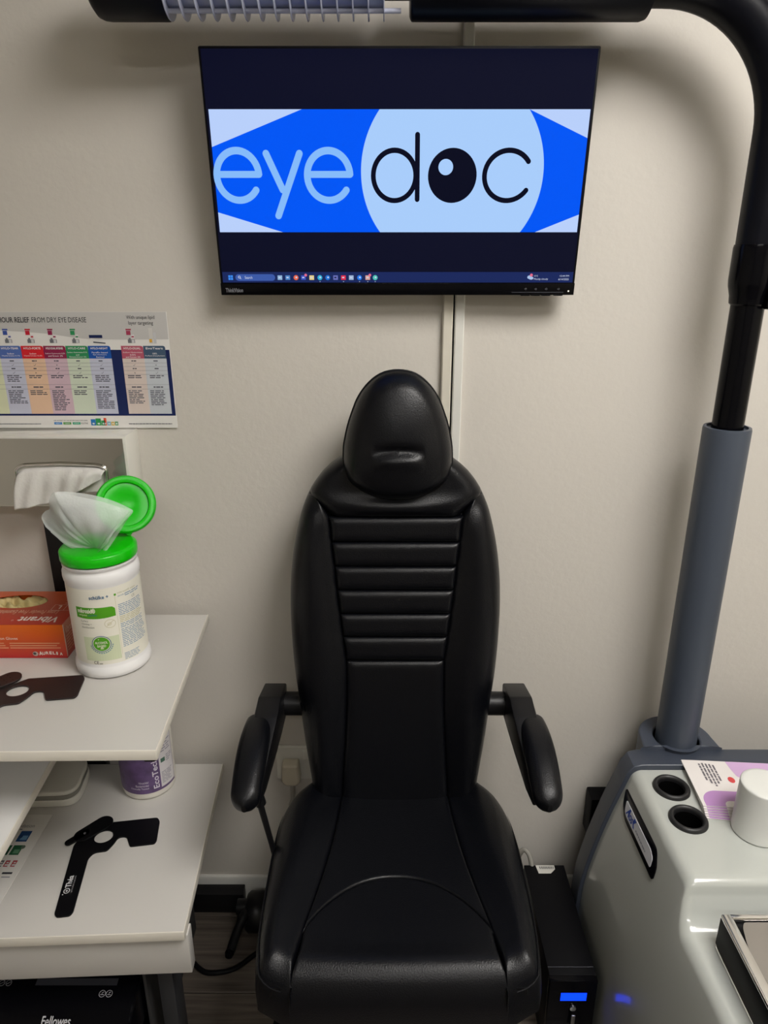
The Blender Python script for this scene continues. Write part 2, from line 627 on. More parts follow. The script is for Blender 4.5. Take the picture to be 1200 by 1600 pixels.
rects('picture_band', SC, [(BL, B0, BR, B1)], W_, scr, 0.0003)
cxc, cyc, rc = 0.0877, 0.1935, 0.1489
def circ_x(v, side):
    return cxc + side * sqrt(max(0, rc * rc - (v - cyc) ** 2))
arcL = [(circ_x(B1 + (B0 - B1) * i / 30, -1), B1 + (B0 - B1) * i / 30) for i in range(31)]
arcR = [(circ_x(B0 + (B1 - B0) * i / 30, 1), B0 + (B1 - B0) * i / 30) for i in range(31)]
flat_poly('blue_shape', SC, [(BL, 0.2308), (-0.1536, B1)] + arcL + [(-0.1944, B0), (BL, 0.1338)], BLU, scr, 0.0005)
flat_poly('blue_shape', SC, arcR + [(BR, 0.2436), (BR, 0.1304), (0.2308, B0)], BLU, scr, 0.0005)
flat_poly('pale_disc', SC, arcL + arcR, CIRC, scr, 0.0006)
sw = 0.0108
def letter_e(u, v, ru, rv):
    return join([ring_geo(SC, u, v, ru, rv, sw, 0.0009, 44, 0.02, 2 * pi - 0.62), line_geo(SC, (u - ru, v + .002), (u + ru, v + .002), sw * .95, 0.0009),
                 disc_geo(SC, u + ru * cos(-.62), v + rv * sin(-.62), sw / 2, sw / 2, 0.0009, 16)])
mk('letter', *letter_e(-0.2625, 0.1890, 0.0345, 0.0368), LET, scr)
mk('letter', *join([line_geo(SC, (-0.2145, 0.2215), (-0.1905, 0.1680), sw, .0009), line_geo(SC, (-0.1605, 0.2215), (-0.2000, 0.1285), sw, .0009)]), LET, scr)
mk('letter', *letter_e(-0.1142, 0.1890, 0.0350, 0.0368), LET, scr)
sd = 0.0078
mk('letter', *join([ring_geo(SC, -0.0065, 0.1890, 0.0347, 0.0372, sd, .0009, 48), line_geo(SC, (0.0300, 0.2485), (0.0312, 0.1535), sd, .0009)]), INKD, scr)
mk('letter', *disc_geo(SC, 0.0880, 0.1890, 0.0398, 0.0408, .0009, 48), INKD, scr)
mk('eye_highlight', *disc_geo(SC, 0.0768, 0.2018, 0.0120, 0.0120, .0012, 28), CIRC, scr)
mk('letter', *join([ring_geo(SC, 0.1790, 0.1890, 0.0385, 0.0372, sd, .0009, 40, 0.60, 2 * pi - 0.62),
    disc_geo(SC, 0.179 + .0385 * cos(.6), 0.189 + .0372 * sin(.6), sd / 2, sd / 2, .0009, 12), disc_geo(SC, 0.179 + .0385 * cos(.62), 0.189 - .0372 * sin(.62), sd / 2, sd / 2, .0009, 12)]), INKD, scr)
rects('taskbar', SC, [(-0.3035, 0.0212, 0.3040, 0.0386)], glow('px_taskbar', '#1d2a5c'), scr, 0.0003)
g = rect_geo(SC, (-0.276, 0.0240, -0.218, 0.0350), .0006)
mk('search_box', *join([g, disc_geo(SC, -0.276, .0295, .0055, .0055, .0006, 16), disc_geo(SC, -0.218, .0295, .0055, .0055, .0006, 16)]), glow('px_search', '#3d5aa6'), scr)
PXW = glow('px_text', '#c9d2ea')
text('lettering', SC, 'Search', (-0.2650, 0.0272, -0.2520, 0.0318), PXW, scr, .0009)
mk('search_glass', *join([ring_geo(SC, -0.2745, 0.0302, .0018, .0018, .0009, .0009, 14), line_geo(SC, (-.2732, .0288), (-.2718, .0274), .0009, .0009)]), PXW, scr)
icons = [(-0.2897, '#3d8cf0'), (-0.2042, '#8fb3d8'), (-0.1906, '#4f86c8'), (-0.1763, '#e8684a'), (-0.1634, '#3f55c0'), (-0.1491, '#e5cf8a'), (-0.1349, '#2fb0d8'), (-0.1213, '#1f6fd0'),
         (-0.1077, '#6a70b8'), (-0.0941, '#e2304c'), (-0.0805, '#9fb6d8'), (-0.0662, '#2277e6'), (-0.0519, '#d9a39a'), (-0.0390, '#4fc3b8')]
for i, (u, h) in enumerate(icons):
    gm = glow('px_' + h[1:], h)
    if i == 0:
        mk('icon', *join([rect_geo(SC, (u + a, .0293 + b, u + a + .0036, .0293 + b + .0036), .0006) for a in (-.0039, .0003) for b in (-.0039, .0003)]), gm, scr)
    elif i in (3, 6, 7, 11, 13):
        ic = mk('icon', *join([disc_geo(SC, u, .0293, .0042, .0042, .0006, 18)]), gm, scr)
        mk('icon_mark', *disc_geo(SC, u + .0006, .0297, .0016, .0016, .0008, 10), PXW, scr)
    else:
        mk('icon', *rect_geo(SC, (u - .0040, .0256, u + .0040, .0330), .0006), gm, scr)
        mk('icon_mark', *rect_geo(SC, (u - .0022, .0285, u + .0015, .0305), .0008), PXW if i != 8 else INKD, scr)
for u in (-.1623, -.0512):
    mk('icon_badge', *disc_geo(SC, u + .003, .0335, .0024, .0024, .0010, 12), glow('px_badge', '#e26d8c'), scr)
for u in (-.1349, -.0941, -.0662, -.0519, -.0390):
    mk('icon_dot', *rect_geo(SC, (u - .0008, .0222, u + .0008, .0230), .0006), PXW, scr)
mk('weather_icon', *join([disc_geo(SC, .2285, .0300, .0038, .0030, .0007, 14), disc_geo(SC, .2315, .0285, .0040, .0026, .0007, 14)]), glow('px_cloud', '#a8c0e6'), scr)
mk('icon_badge', *disc_geo(SC, .2315, .0335, .0026, .0026, .0010, 12), glow('px_badge', '#e26d8c'), scr)
text('lettering', SC, '15°C', (0.2365, 0.0308, 0.2430, 0.0336), PXW, scr, .0009)
text('lettering', SC, 'Mostly cloudy', (0.2365, 0.0248, 0.2610, 0.0285), PXW, scr, .0009)
text('lettering', SC, '12:44 PM', (0.2810, 0.0308, 0.2968, 0.0336), PXW, scr, .0009)
text('lettering', SC, '6/14/2025', (0.2790, 0.0250, 0.2968, 0.0282), PXW, scr, .0009)
text('lettering', SC, 'ThinkVision', (-0.3000, 0.0050, -0.2700, 0.0118), mat('silver_print', '#7d7f86', rough=.4), chin, .0013, bold=.0002)
PG = mat('grey_print', '#5b5d66', rough=.5)
for u in (.2238, .2414, .2597, .2812):
    mk('button_mark', *join([ring_geo(SC, u, .0104, .0014, .0014, .0006, .0012, 12), rect_geo(SC, (u - .003, .0102, u - .002, .0106), .0012)]), PG, chin)
    mk('button', *slab(SC, (u - .008, -.0012, u + .008, .0022), -.004, 0.0016, .0005), M_BLKG, chin)
rects('seam_line', SC, [(.1994, .0046, .2900, .0052)], PG, chin, .0012)
mk('power_light', *disc_geo(SC, .2985, .0068, .0013, .0013, .0013, 12), glow('led_white', '#f6f2d0', 2.0), chin)

# ------------------------------------------------------------------ cable trunking on the wall
def trunk(x0, x1, z0, z1, m, label):
    v, f = [], []
    prof = [(x0, WY), (x0, WY - .010), (x0 + .002, WY - .012), (x1 - .002, WY - .012), (x1, WY - .010), (x1, WY)]
    for z in (z0, z1):
        v += [(a, b, z) for a, b in prof]
    n = len(prof)
    f = [(i, (i + 1) % n, n + (i + 1) % n, n + i) for i in range(n)] + [list(range(n))[::-1], list(range(n, 2 * n))]
    return tag(mk('cable_trunking', v, f, m, smooth=True, angle=30), label, 'cable trunking', 'cable trunking on the back wall')
trunk(.1075, .1258, 0.07, 1.60, M_TRUNK, 'cream cable trunking below the monitor, left of the black wire')
trunk(.1290, .1470, 0.07, CEIL, M_TRUNK2, 'white cable trunking that also shows above the monitor, right of the black wire')
tag(tube('monitor_cable', [(.1274, WY - .006, 0.08), (.1274, WY - .006, 1.0), (.1274, WY - .006, 1.55), (.125, 1.325, 1.60)], .0016, M_BLK, seg=8), 'thin black cable running down between the two wall trunkings', 'cable')

# ------------------------------------------------------------------ examination chair
CX = 0.0215
chair = thing('exam_chair', 'black leather examination chair with oval headrest and ribbed backrest', 'chair', (CX, 1.02, 0))

def FB(a, z, h):                                  # backrest frame: sideways, height, out of the cushion
    return Vector((CX + a, 1.14 + 0.12 * (z - 0.47) - h, z + 0.12 * h))
def FS(a, y, h):                                  # seat frame
    return Vector((CX + a, y + 0.1 * h * 0, 0.525 - 0.1 * (y - 0.76) + h))

def qdrop(d, A, r):
    if d >= r or A == 0:
        return 0.0
    t = 1 - d / r
    return A * (1 - sqrt(max(0.0, 1 - t * t)))

def cspace(n, k=0.75):
    return [(1 - k) * i / n + k * (0.5 - 0.5 * cos(pi * i / n)) for i in range(n + 1)]

def pillow(name, P, F, H, drops, m, parent, nu=24, nv=24, **kw):
    """padded panel: P(u,v) outline map, H(a,b) crown height, drops = (A,r) at u0,u1,v0,v1"""
    us, vv = cspace(nu), cspace(nv)
    g = [[Vector(P(u, v)) for u in us] for v in vv]
    V, Fc = [], []
    for j in range(nv + 1):
        row = g[j]
        cu = [0.0]
        for i in range(nu):
            cu.append(cu[-1] + (row[i + 1] - row[i]).length)
        for i in range(nu + 1):
            colb = sum((g[q + 1][i] - g[q][i]).length for q in range(j))
            colt = sum((g[q + 1][i] - g[q][i]).length for q in range(j, nv))
            p = row[i]
            h = H(p.x, p.y)
            du = max(qdrop(cu[i], *drops[0]), qdrop(cu[-1] - cu[i], *drops[1]))
            dv = max(qdrop(colb, *drops[2]), qdrop(colt, *drops[3]))
            h -= (du ** 3 + dv ** 3) ** (1 / 3)
            V.append(F(p.x, p.y, h))
    n = nu + 1
    for j in range(nv):
        for i in range(nu):
            Fc.append((j * n + i, j * n + i + 1, (j + 1) * n + i + 1, (j + 1) * n + i))
    # skirt that runs back into the shell
    base = len(V)
    rim = [i for i in range(n)] + [j * n + nu for j in range(1, nv + 1)] + [nv * n + i for i in range(nu - 1, -1, -1)] + [j * n for j in range(nv - 1, 0, -1)]
    for q in rim:
        j, i = divmod(q, n)
        p = g[j][i]
        hh = H(p.x, p.y) - 0.02 - max(drops[0][0] if i == 0 else 0, drops[1][0] if i == nu else 0, drops[2][0] if j == 0 else 0, drops[3][0] if j == nv else 0)
        V.append(F(p.x * 0.985, p.y, hh))
    N = len(rim)
    for q in range(N):
        r2 = (q + 1) % N
        Fc.append((rim[q], base + q, base + r2, rim[r2]))
    return mk(name, V, Fc, m, parent, smooth=True, angle=70, **kw)

HOUT = sorted([(1.166, .095), (1.150, .1175), (1.135, .134), (1.112, .1515), (1.0876, .1647), (1.0576, .176), (.9968, .1905), (.9347, .1986), (.8713, .2013), (.8065, .2), (.74, .1957), (.6727, .188), (.6035, .181), (.5328, .172), (.4824, .1655), (.44, .160)])
HIN = sorted([(1.0956, .150), (1.0567, .1228), (1.009, .117), (.963, .112), (.917, .108), (.871, .103), (.825, .098), (.777, .0925), (.648, .095), (.502, .104), (.44, .106)])

def Hb(a, z):                                     # bolsters stand proud of the middle
    w = interp(HIN, z)
    t = max(0.0, min(1.0, (abs(a) - w) / 0.05))
    return 0.014 * t * t * (3 - 2 * t)

backrest = mk('backrest', [FB(0, .5, -.05)] * 3, [(0, 1, 2)], M_LEATHER, chair)   # shell replaced below
# shell of the backrest: rounded slab following the outline
rings = []
zs = [.44 + (1.172 - .44) * i / 60 for i in range(61)]
outl = [(interp(HOUT, z) if z < 1.166 else .095 * max(0, (1.172 - z) / .006) ** .5, z) for z in zs]
loop = [(a, z) for a, z in outl] + [(-a, z) for a, z in reversed(outl)]
V, Fc = [], []
for h, s in ((-.022, .93), (-.035, .985), (-.045, 1.0), (-.065, .99), (-.080, .95), (-.086, .88)):
    for a, z in loop:
        zc = .80
        V.append(FB(a * s, zc + (z - zc) * (1 - (1 - s) * .25), h))
n = len(loop)
for k in range(5):
    for i in range(n):
        j = (i + 1) % n
        Fc.append((k * n + i, k * n + j, (k + 1) * n + j, (k + 1) * n + i))
Fc += [list(range(n))[::-1], [5 * n + i for i in range(n)]]
me = backrest.data
off = ORG[chair.name]
me.clear_geometry()
me.from_pydata([v - off for v in V], [], Fc)
me.polygons.foreach_set('use_smooth', [True] * len(me.polygons))
me.set_sharp_from_angle(angle=radians(60))

ZT = 1.0956
for s in (-1, 1):
    def Pbol(u, v, s=s):
        z = .445 + (1.092 - .445) * v
        zi = .445 + (1.060 - .445) * v + 0.036 * v ** 8
        a0 = interp(HIN, zi); a1 = interp(HOUT, z)
        return (s * (a0 + (a1 - a0) * u), zi + (z - zi) * u)
    pillow('side_bolster', Pbol, FB, Hb, ((.010, .016), (.055, .05), (.012, .02), (.010, .014)), M_LEATHER, backrest, 22, 60)
# yoke below the headrest
def Pyoke(u, v):
    t = 2 * u - 1
    if v < 0.0:
        v = 0
    zb = 1.0567 + .039 * max(0.0, (abs(t) * .155 - .123) / .032) if abs(t) * .155 > .123 else 1.0567
    ab = t * .155
    # upper edge runs along the shoulder outline
    zt = 1.168 - .072 * abs(t) ** 2.6
    at = t * min(.155, .155)
    return (ab + (at - ab) * v, zb + (zt - zb) * v)
def Pyoke2(u, v):
    z = 1.0567 + (1.166 - 1.0567) * v
    w = (interp(HIN, z) if z < 1.0956 else interp(HOUT, z))
    w = interp([(1.0567, .1228), (1.0956, .1575), (1.112, .1515), (1.135, .134), (1.150, .1175), (1.166, .095)], z)
    return ((2 * u - 1) * w, z)
pillow('yoke_panel', Pyoke2, FB, lambda a, z: .004 + .012 * math.exp(-((z - 1.076 - .6 * a * a) / .014) ** 2) * max(0, 1 - (a / .14) ** 2), ((.040, .035), (.040, .035), (.010, .014), (.030, .03)), M_LEATHER, backrest, 40, 24)
seams = [1.0567, 1.009, .9628, .9172, .8709, .8251, .7773]
for i in range(6):
    zt_, zb_ = seams[i], seams[i + 1]
    def Pch(u, v, zt_=zt_, zb_=zb_):
        z = zb_ + (zt_ - zb_) * v
        w = interp(HIN, z) + .001
        return ((2 * u - 1) * w, z)
    pillow('padded_channel', Pch, FB, lambda a, z: .004, ((.010, .012), (.010, .012), (.012, .016), (.010, .013)), M_LEATHER, backrest, 30, 14)
def Plum(u, v):
    z = .445 + (.7773 - .445) * v
    return ((2 * u - 1) * (interp(HIN, z) + .001), z)
pillow('lumbar_panel', Plum, FB, lambda a, z: .002, ((.010, .018), (.010, .018), (.012, .02), (.010, .013)), M_LEATHER, backrest, 30, 30)
st = []
for z in seams:
    w = interp(HIN, z) - .004
    k_ = int(2 * w / .0042)
    for i in range(k_):
        a = -w + 2 * w * i / k_
        st.append(geo_tube([FB(a, z - .0035, -.0005), FB(a + .0024, z - .0035, -.0005)], .0005, 4))
mk('stitching', *join(st), M_STITCH, backrest, kind='stuff')

# headrest
hr = thing_part = None
HD = [(1.0895, 0), (1.0937, .036), (1.1065, .066), (1.1234, .087), (1.1485, .0955), (1.1733, .0961), (1.206, .0915), (1.2424, .081), (1.2762, .066), (1.3017, .0435), (1.3115, .028), (1.3165, 0)]
HZ = 1.19
def head_outline(n):
    pts = [Vector((a, z)) for z, a in HD]
    pts = pts + [Vector((-a, z)) for z, a in reversed(HD[1:-1])]
    ang = sorted([(math.atan2(p.y - HZ, p.x), (p - Vector((0, HZ))).length) for p in pts])
    ang = [(ang[-1][0] - 2 * pi, ang[-1][1]), ] + ang + [(ang[0][0] + 2 * pi, ang[0][1])]
    return [interp(ang, -pi + 2 * pi * i / n) for i in range(n)]
NA = 200
RR = head_outline(NA)
RR = [(RR[i - 2] + RR[i - 1] + RR[i] * 2 + RR[(i + 1) % NA] + RR[(i + 2) % NA]) / 6 for i in range(NA)]
def FH(a, z, h):
    return Vector((CX + .003 + a, 1.190 + 0.09 * (z - 1.1) - h, z))
def head_h(a, z, rho, dist):
    h = .030 * (1 - rho ** 2.2) - qdrop(dist, .030, .028)
    wx = max(0.0, 1 - (abs(a) / .046) ** 3)
    zc = 1.187 - 1.2 * a * a
    h -= .0085 * wx * math.exp(-((z - zc - .002) / .0095) ** 2)
    h += .0040 * wx * math.exp(-((z - zc + .016) / .012) ** 2)
    return h
rhos = [sin(pi / 2 * (i / 70) ** .8) for i in range(71)]
V, Fc = [FH(0, HZ, head_h(0, HZ, 0, 1))], []
for rho in rhos[1:]:
    for k in range(NA):
        th = -pi + 2 * pi * k / NA
        a, z = rho * RR[k] * cos(th), HZ + rho * RR[k] * sin(th)
        V.append(FH(a, z, head_h(a, z, rho, (1 - rho) * RR[k])))
nr = 70
for h, s in ((-.034, 1.0), (-.046, .97), (-.052, .88), (-.054, .5)):
    for k in range(NA):
        th = -pi + 2 * pi * k / NA
        V.append(FH(s * RR[k] * cos(th), HZ + s * RR[k] * sin(th), h))
    nr += 1
for k in range(NA):
    Fc.append((0, 1 + k, 1 + (k + 1) % NA))
for r in range(nr - 1):
    for k in range(NA):
        j = (k + 1) % NA
        Fc.append((1 + r * NA + k, 1 + (r + 1) * NA + k, 1 + (r + 1) * NA + j, 1 + r * NA + j))
Fc.append([1 + (nr - 1) * NA + k for k in range(NA)])
headrest = mk('headrest', V, Fc, M_LEATHER, chair, smooth=True, angle=80)
pp = [FH(1.002 * RR[k] * cos(-pi + 2 * pi * k / NA), HZ + 1.002 * RR[k] * sin(-pi + 2 * pi * k / NA), -.030) for k in range(0, NA, 2)]
mk('piping', *geo_tube(pp + [pp[0]], .0022, 6, caps=False), M_LEATHER2, headrest, smooth=True)
st = []
for i in range(16):
    a = -.030 + .06 * i / 16
    z = 1.189 - 1.2 * a * a
    st.append(geo_tube([FH(a, z, .0185), FH(a + .0022, z, .0185)], .0005, 4))
mk('stitching', *join(st), M_STITCH, headrest, kind='stuff')
box('headrest_post', (CX - .03, CX + .03, 1.215, 1.235, 1.06, 1.20), M_BLKM, chair, bevel=.004)

# seat
SO = sorted([(1.215, .160), (1.2028, .1707), (1.175, .195), (1.147, .2125), (1.10, .2245), (1.04, .2285), (.916, .227), (.8245, .223), (.775, .2165), (.745, .2095), (.728, .198)])
SI = sorted([(1.21, .100), (1.1537, .106), (1.07, .111), (.99, .119), (.91, .131), (.834, .1448), (.7638, .1568), (.728, .1600)])
def Hs(a, y):
    w = interp(SI, y)
    t = max(0.0, min(1.0, (abs(a) - w) / 0.06))
    return .016 * t * t * (3 - 2 * t) - .006 * max(0, 1 - (a / w) ** 2) * (1 if y > .8 else max(0, (y - .73) / .07))
YF = .728
seat = None
V, Fc = [], []
yy = [YF + .004 + (1.215 - YF - .004) * i / 50 for i in range(51)]
lo = [(interp(SO, y), y) for y in yy]
loop = lo + [(-a, y) for a, y in reversed(lo)]
for h, s in ((-.03, .93), (-.05, .945), (-.070, .94), (-.080, .90)):
    for a, y in loop:
        V.append(FS(a * s, .95 + (y - .95) * (1 - (1 - s) * .6), h))
n = len(loop)
for k in range(3):
    for i in range(n):
        j = (i + 1) % n
        Fc.append((k * n + i, k * n + j, (k + 1) * n + j, (k + 1) * n + i))
Fc += [list(range(n))[::-1], [3 * n + i for i in range(n)]]
seat = mk('seat', V, Fc, M_LEATHER2, chair, smooth=True, angle=50)
for s in (-1, 1):
    def Psb(u, v, s=s):
        y = YF + (1.21 - YF) * v
        y1 = YF + .016 + (1.21 - YF - .016) * v
        a0 = interp(SI, y); a1 = interp(SO, y1)
        return (s * (a0 + (a1 - a0) * u), y + (y1 - y) * u)
    pillow('seat_bolster', Psb, FS, Hs, ((.007, .010), (.070, .042), (.078, .050), (.03, .04)), M_LEATHER, seat, 24, 60)
def arc_y(a):
    return .785 + .150 * sqrt(max(0.0, 1 - (a / .152) ** 2)) if abs(a) < .152 else .785
def Psf(u, v):                                   # front panel below the curved seam
    t = 2 * u - 1
    a_top = t * .1475
    y_top = .700 + .2335 * max(0, 1 - abs(t / 1.06) ** 2.1) ** .62 + .055 * abs(t) ** 2.0
    y = YF + (y_top - YF) * v
    w = interp(SI, y)
    return (t * w * (1 - v) + v * t * interp(SI, y_top), y)
pillow('seat_front_panel', Psf, FS, lambda a, y: Hs(a, y) + .000, ((.007, .010), (.007, .010), (.078, .050), (.003, .006)), M_LEATHER, seat, 40, 50)
def Psr(u, v):
    t = 2 * u - 1
    y_bot = .700 + .2335 * max(0, 1 - abs(t / 1.06) ** 2.1) ** .62 + .055 * abs(t) ** 2.0
    y = y_bot + (1.21 - y_bot) * v
    return (t * interp(SI, y), y)
pillow('seat_rear_panel', Psr, FS, lambda a, y: Hs(a, y) + .002, ((.007, .010), (.007, .010), (.004, .006), (.03, .04)), M_LEATHER, seat, 40, 40)
# piping of the two bolsters at the front
for s in (-1, 1):
    pts = []
    for i in range(30):
        y = 1.10 - (1.10 - .775) * i / 29
        pts.append(FS(s * (interp(SO, y) - .007), y, -.012))
    pts += [FS(s * .205, .751, -.018), FS(s * .188, .737, -.024), FS(s * .170, .731, -.026)]
    sp_ = spline(pts, 2)
    tube('piping', sp_, [min(.0016, .0002 + .0001 * q) for q in range(len(sp_))], M_LEATHER2, seat, seg=6)

# arm rests
for s in (-1, 1):
    ar = mk('armrest', *geo_tube([(CX + s * .165, 1.214, .657), (CX + s * .235, 1.214, .657)], .0235, 20), M_BLKM, chair, smooth=True, angle=50)
    bm = bmesh.new()
    # upright bracket that turns forward and down under the pad
    prof = [(1.240, .688), (1.165, .706), (1.118, .694), (1.005, .645), (.980, .630), (.980, .612), (1.020, .610), (1.10, .626), (1.150, .632), (1.240, .626)]
    xa, xb = CX + s * .219, CX + s * .263
    va = [bm.verts.new((xa, y, z)) for y, z in prof]
    vb = [bm.verts.new((xb, y, z)) for y, z in prof]
    bm.faces.new(va); bm.faces.new(vb)
    for i in range(len(prof)):
        j = (i + 1) % len(prof)
        bm.faces.new((va[i], va[j], vb[j], vb[i]))
    bmesh.ops.recalc_face_normals(bm, faces=bm.faces)
    bmesh.ops.bevel(bm, geom=list(bm.edges), offset=.003, segments=2, affect='EDGES', profile=.5)
    v, f = from_bm(bm)
    # the lower end of the bracket sits at the inner side of the pad
    v = [Vector((p.x + s * max(0, (1.13 - p.y)) * .10, p.y, p.z)) for p in v]
    mk('bracket', v, f, M_BLKM, ar, smooth=True, angle=35)
    # padded arm, arched and rounded
    V, Fc = [], []
    NP, NS = 40, 28
    for i in range(NP + 1):
        t = i / NP
        y = 1.142 - .190 * t
        zt = .688 + .012 * sin(pi * min(1, t * 1.05)) - .040 * t ** 1.7
        e = min(1.0, sqrt(max(0.0, 1 - max(0, (t - .88) / .12) ** 2)) if t > .88 else (sqrt(max(0, 1 - ((.08 - t) / .08) ** 2)) if t < .08 else 1))
        e = max(e, .16)
        wid = (.0245 + .003 * sin(pi * t)) * e
        th = .0200 * (.35 + .65 * e)
        xc = CX + s * (.2555 + .001 * t)
        for q in range(NS):
            a = 2 * pi * q / NS
            ca, sa = cos(a), sin(a)
            px = wid * (abs(ca) ** .75) * (1 if ca >= 0 else -1)
            pz = th * (abs(sa) ** .85) * (1 if sa >= 0 else -.9)
            V.append((xc + px, y - .22 * pz * t, zt - .018 + pz))
    for i in range(NP):
        for q in range(NS):
            r2 = (q + 1) % NS
            Fc.append((i * NS + q, i * NS + r2, (i + 1) * NS + r2, (i + 1) * NS + q))
    Fc += [list(range(NS)), [NP * NS + q for q in range(NS)][::-1]]
    mk('arm_pad', V, Fc, M_LEATHER, ar, smooth=True, angle=70)
tube('tilt_rod', [(CX - .244, 1.012, .603), (CX - .2245, 1.008, .50), (CX - .212, 1.005, .43)], [.006, .005, .005], M_BLKM, chair, seg=10)
tube('rod_joint', [(CX - .246, 1.010, .618), (CX - .240, 1.012, .588)], .010, M_BLKM, chair, seg=12)
# mechanism and pedestal under the seat
box('seat_mechanism', (CX - .17, CX + .17, .80, 1.20, .37, .452), M_BLKM, chair, bevel=.008)
lathe('pedestal', [(.085, .02), (.085, .10), (.075, .12), (.07, .375)], (CX, 1.02, 0), M_BLKM, chair, seg=36)
lathe('floor_plate', [(.25, 0), (.25, .012), (.235, .022), (.09, .03)], (CX, 1.02, 0), M_BLKM, chair, seg=48)
box('back_carrier', (CX - .06, CX + .06, 1.20, 1.27, .38, .80), M_BLKM, chair, bevel=.006)

# ------------------------------------------------------------------ left: desks
def board(name, q, z0, z1, m, parent=None, bevel=.0015):
    return hexa(name, [(x, y, z0) for x, y in q] + [(x, y, z1) for x, y in q], m, parent, bevel)
XL = -1.25
UP = thing('upper_shelf_desk', 'white laminate shelf desk carrying the green lidded tub and orange box', 'desk', (-.70, 1.30, 0))
UQ = [(XL, .876), (-.345, .8885), (-.368, 1.322), (XL, 1.324)]
board('desktop', UQ, .783, .7985, M_LAM, UP)
board('edge_band', [(XL, .8745), (-.3442, .8870), (-.3446, .8895), (XL, .877)], .7825, .800, M_LAMEDGE, UP, .0006)
board('edge_band', [(-.3452, .8872), (-.3435, .8872), (-.3665, 1.3225), (-.3682, 1.3225)], .7825, .800, M_LAMEDGE, UP, .0006)
mk('top_sheet', [(XL, .877, .7992), (-.3457, .8895, .7992), (-.3684, 1.3215, .7992), (XL, 1.3235, .7992), (XL, .877, .785), (-.3457, .8895, .785), (-.3684, 1.3215, .785), (XL, 1.3235, .785)],
   [(0, 1, 2, 3), (7, 6, 5, 4), (0, 4, 5, 1), (1, 5, 6, 2), (2, 6, 7, 3), (3, 7, 4, 0)], M_LAM, UP)
box('upright', (-.680, -.632, 1.3265, 1.3485, .06, 1.004), M_BLKM, UP, bevel=.0015, label='black steel upright behind the shelf')
box('upright', (-1.20, -1.152, 1.3265, 1.3485, .06, 1.004), M_BLKM, UP, bevel=.0015)
box('bracket', (-.380, -.362, .925, .965, .748, .783), M_BLKM, UP, bevel=.002)

LO = thing('lower_desk', 'white laminate lower desk with a deep front fascia and black metal leg', 'desk', (-.70, 1.1, 0))
LQ = [(XL, .860), (-.341, .8980), (-.366, 1.324), (XL, 1.3205)]
board('desktop', LQ, .402, .420, M_LAM, LO)
board('edge_band', [(XL, .858), (-.3400, .8960), (-.3402, .8985), (XL, .8605)], .4015, .4205, M_LAMEDGE, LO, .0006)
board('edge_band', [(-.3418, .8962), (-.3400, .8962), (-.3650, 1.3245), (-.3668, 1.3245)], .4015, .4205, M_LAMEDGE, LO, .0006)
board('fascia', [(XL, .868), (-.338, .9060), (-.3385, .930), (XL, .893)], .312, .4015, M_LAM, LO)
box('leg', (-.416, -.388, .940, .985, 0, .402), M_DARKSTEEL, LO, bevel=.002)
box('leg', (-1.20, -1.16, .960, 1.010, 0, .402), M_DARKSTEEL, LO, bevel=.002)
box('side_panel', (-.446, -.440, .945, 1.24, .02, .395), mat('grey_panel', '#3c3c3d', rough=.6), LO, bevel=.001)
box('foot_beam', (XL, -.3395, 1.298, 1.329, .0, .058), M_BLKM, LO, bevel=.002)

TR = thing('tray_board', 'white laminate tray board below the shelf desk at the left edge', 'tray', (-.9, 1.0, 0))
board('tray_top', [(XL, .70), (-.582, .70), (-.621, 1.30), (XL, 1.30)], .624, .6400, mat('laminate_tray', '#d9d8d6', rough=.33), TR)
board('edge_band', [(-.5825, .70), (-.5805, .70), (-.6195, 1.30), (-.6215, 1.30)], .6238, .6403, M_LAMEDGE, TR, .0005)
box('support', (-1.15, -1.10, 1.20, 1.25, .4205, .624), M_DARKSTEEL, TR, bevel=.002)
box('support', (-.97, -.93, 1.25, 1.29, .4205, .624), M_DARKSTEEL, TR, bevel=.002)

# ------------------------------------------------------------------ poster on the wall
PO = thing('poster', 'laminated eye drop chart with coloured columns above the towel dispenser', 'poster', (-.6, WY, 1.19))
PF = Plane((0, WY - .0035, 0), (1, 0, 0), (0, 0, 1))
PL = -.86
mk('sheet', *slab(PF, (PL, 1.1905, -.3985, 1.4068), -.0014, 0.0, 0.0), mat('laminated_paper', '#e2e0dd', rough=.25), PO)
flat_poly('grey_wave', PF, [(PL, 1.4065), (PL, 1.378), (-.76, 1.3765), (-.709, 1.3736), (-.66, 1.3708), (-.6136, 1.3669), (-.58, 1.3615), (-.5459, 1.3578), (-.48, 1.3570), (-.3990, 1.3574), (-.3990, 1.4065)], ink('#bfbdbb'), PO, .0002)
K_ = ink('#23242a')
text('lettering', PF, 'HOUR RELIEF', (-.7085, 1.3880, -.6515, 1.3972), K_, PO, .0005, bold=.00012)
text('lettering', PF, 'FROM DRY EYE DISEASE', (-.6466, 1.3880, -.5466, 1.3972), K_, PO, .0005)
text('lettering', PF, 'With unique lipid', (-.4728, 1.3920, -.4208, 1.4005), K_, PO, .0005)
text('lettering', PF, 'layer targeting', (-.4699, 1.3820, -.4245, 1.3905), K_, PO, .0005)
rects('navy_panel', PF, [(PL, 1.2144, -.3995, 1.3386)], ink('#152355'), PO, .0003)
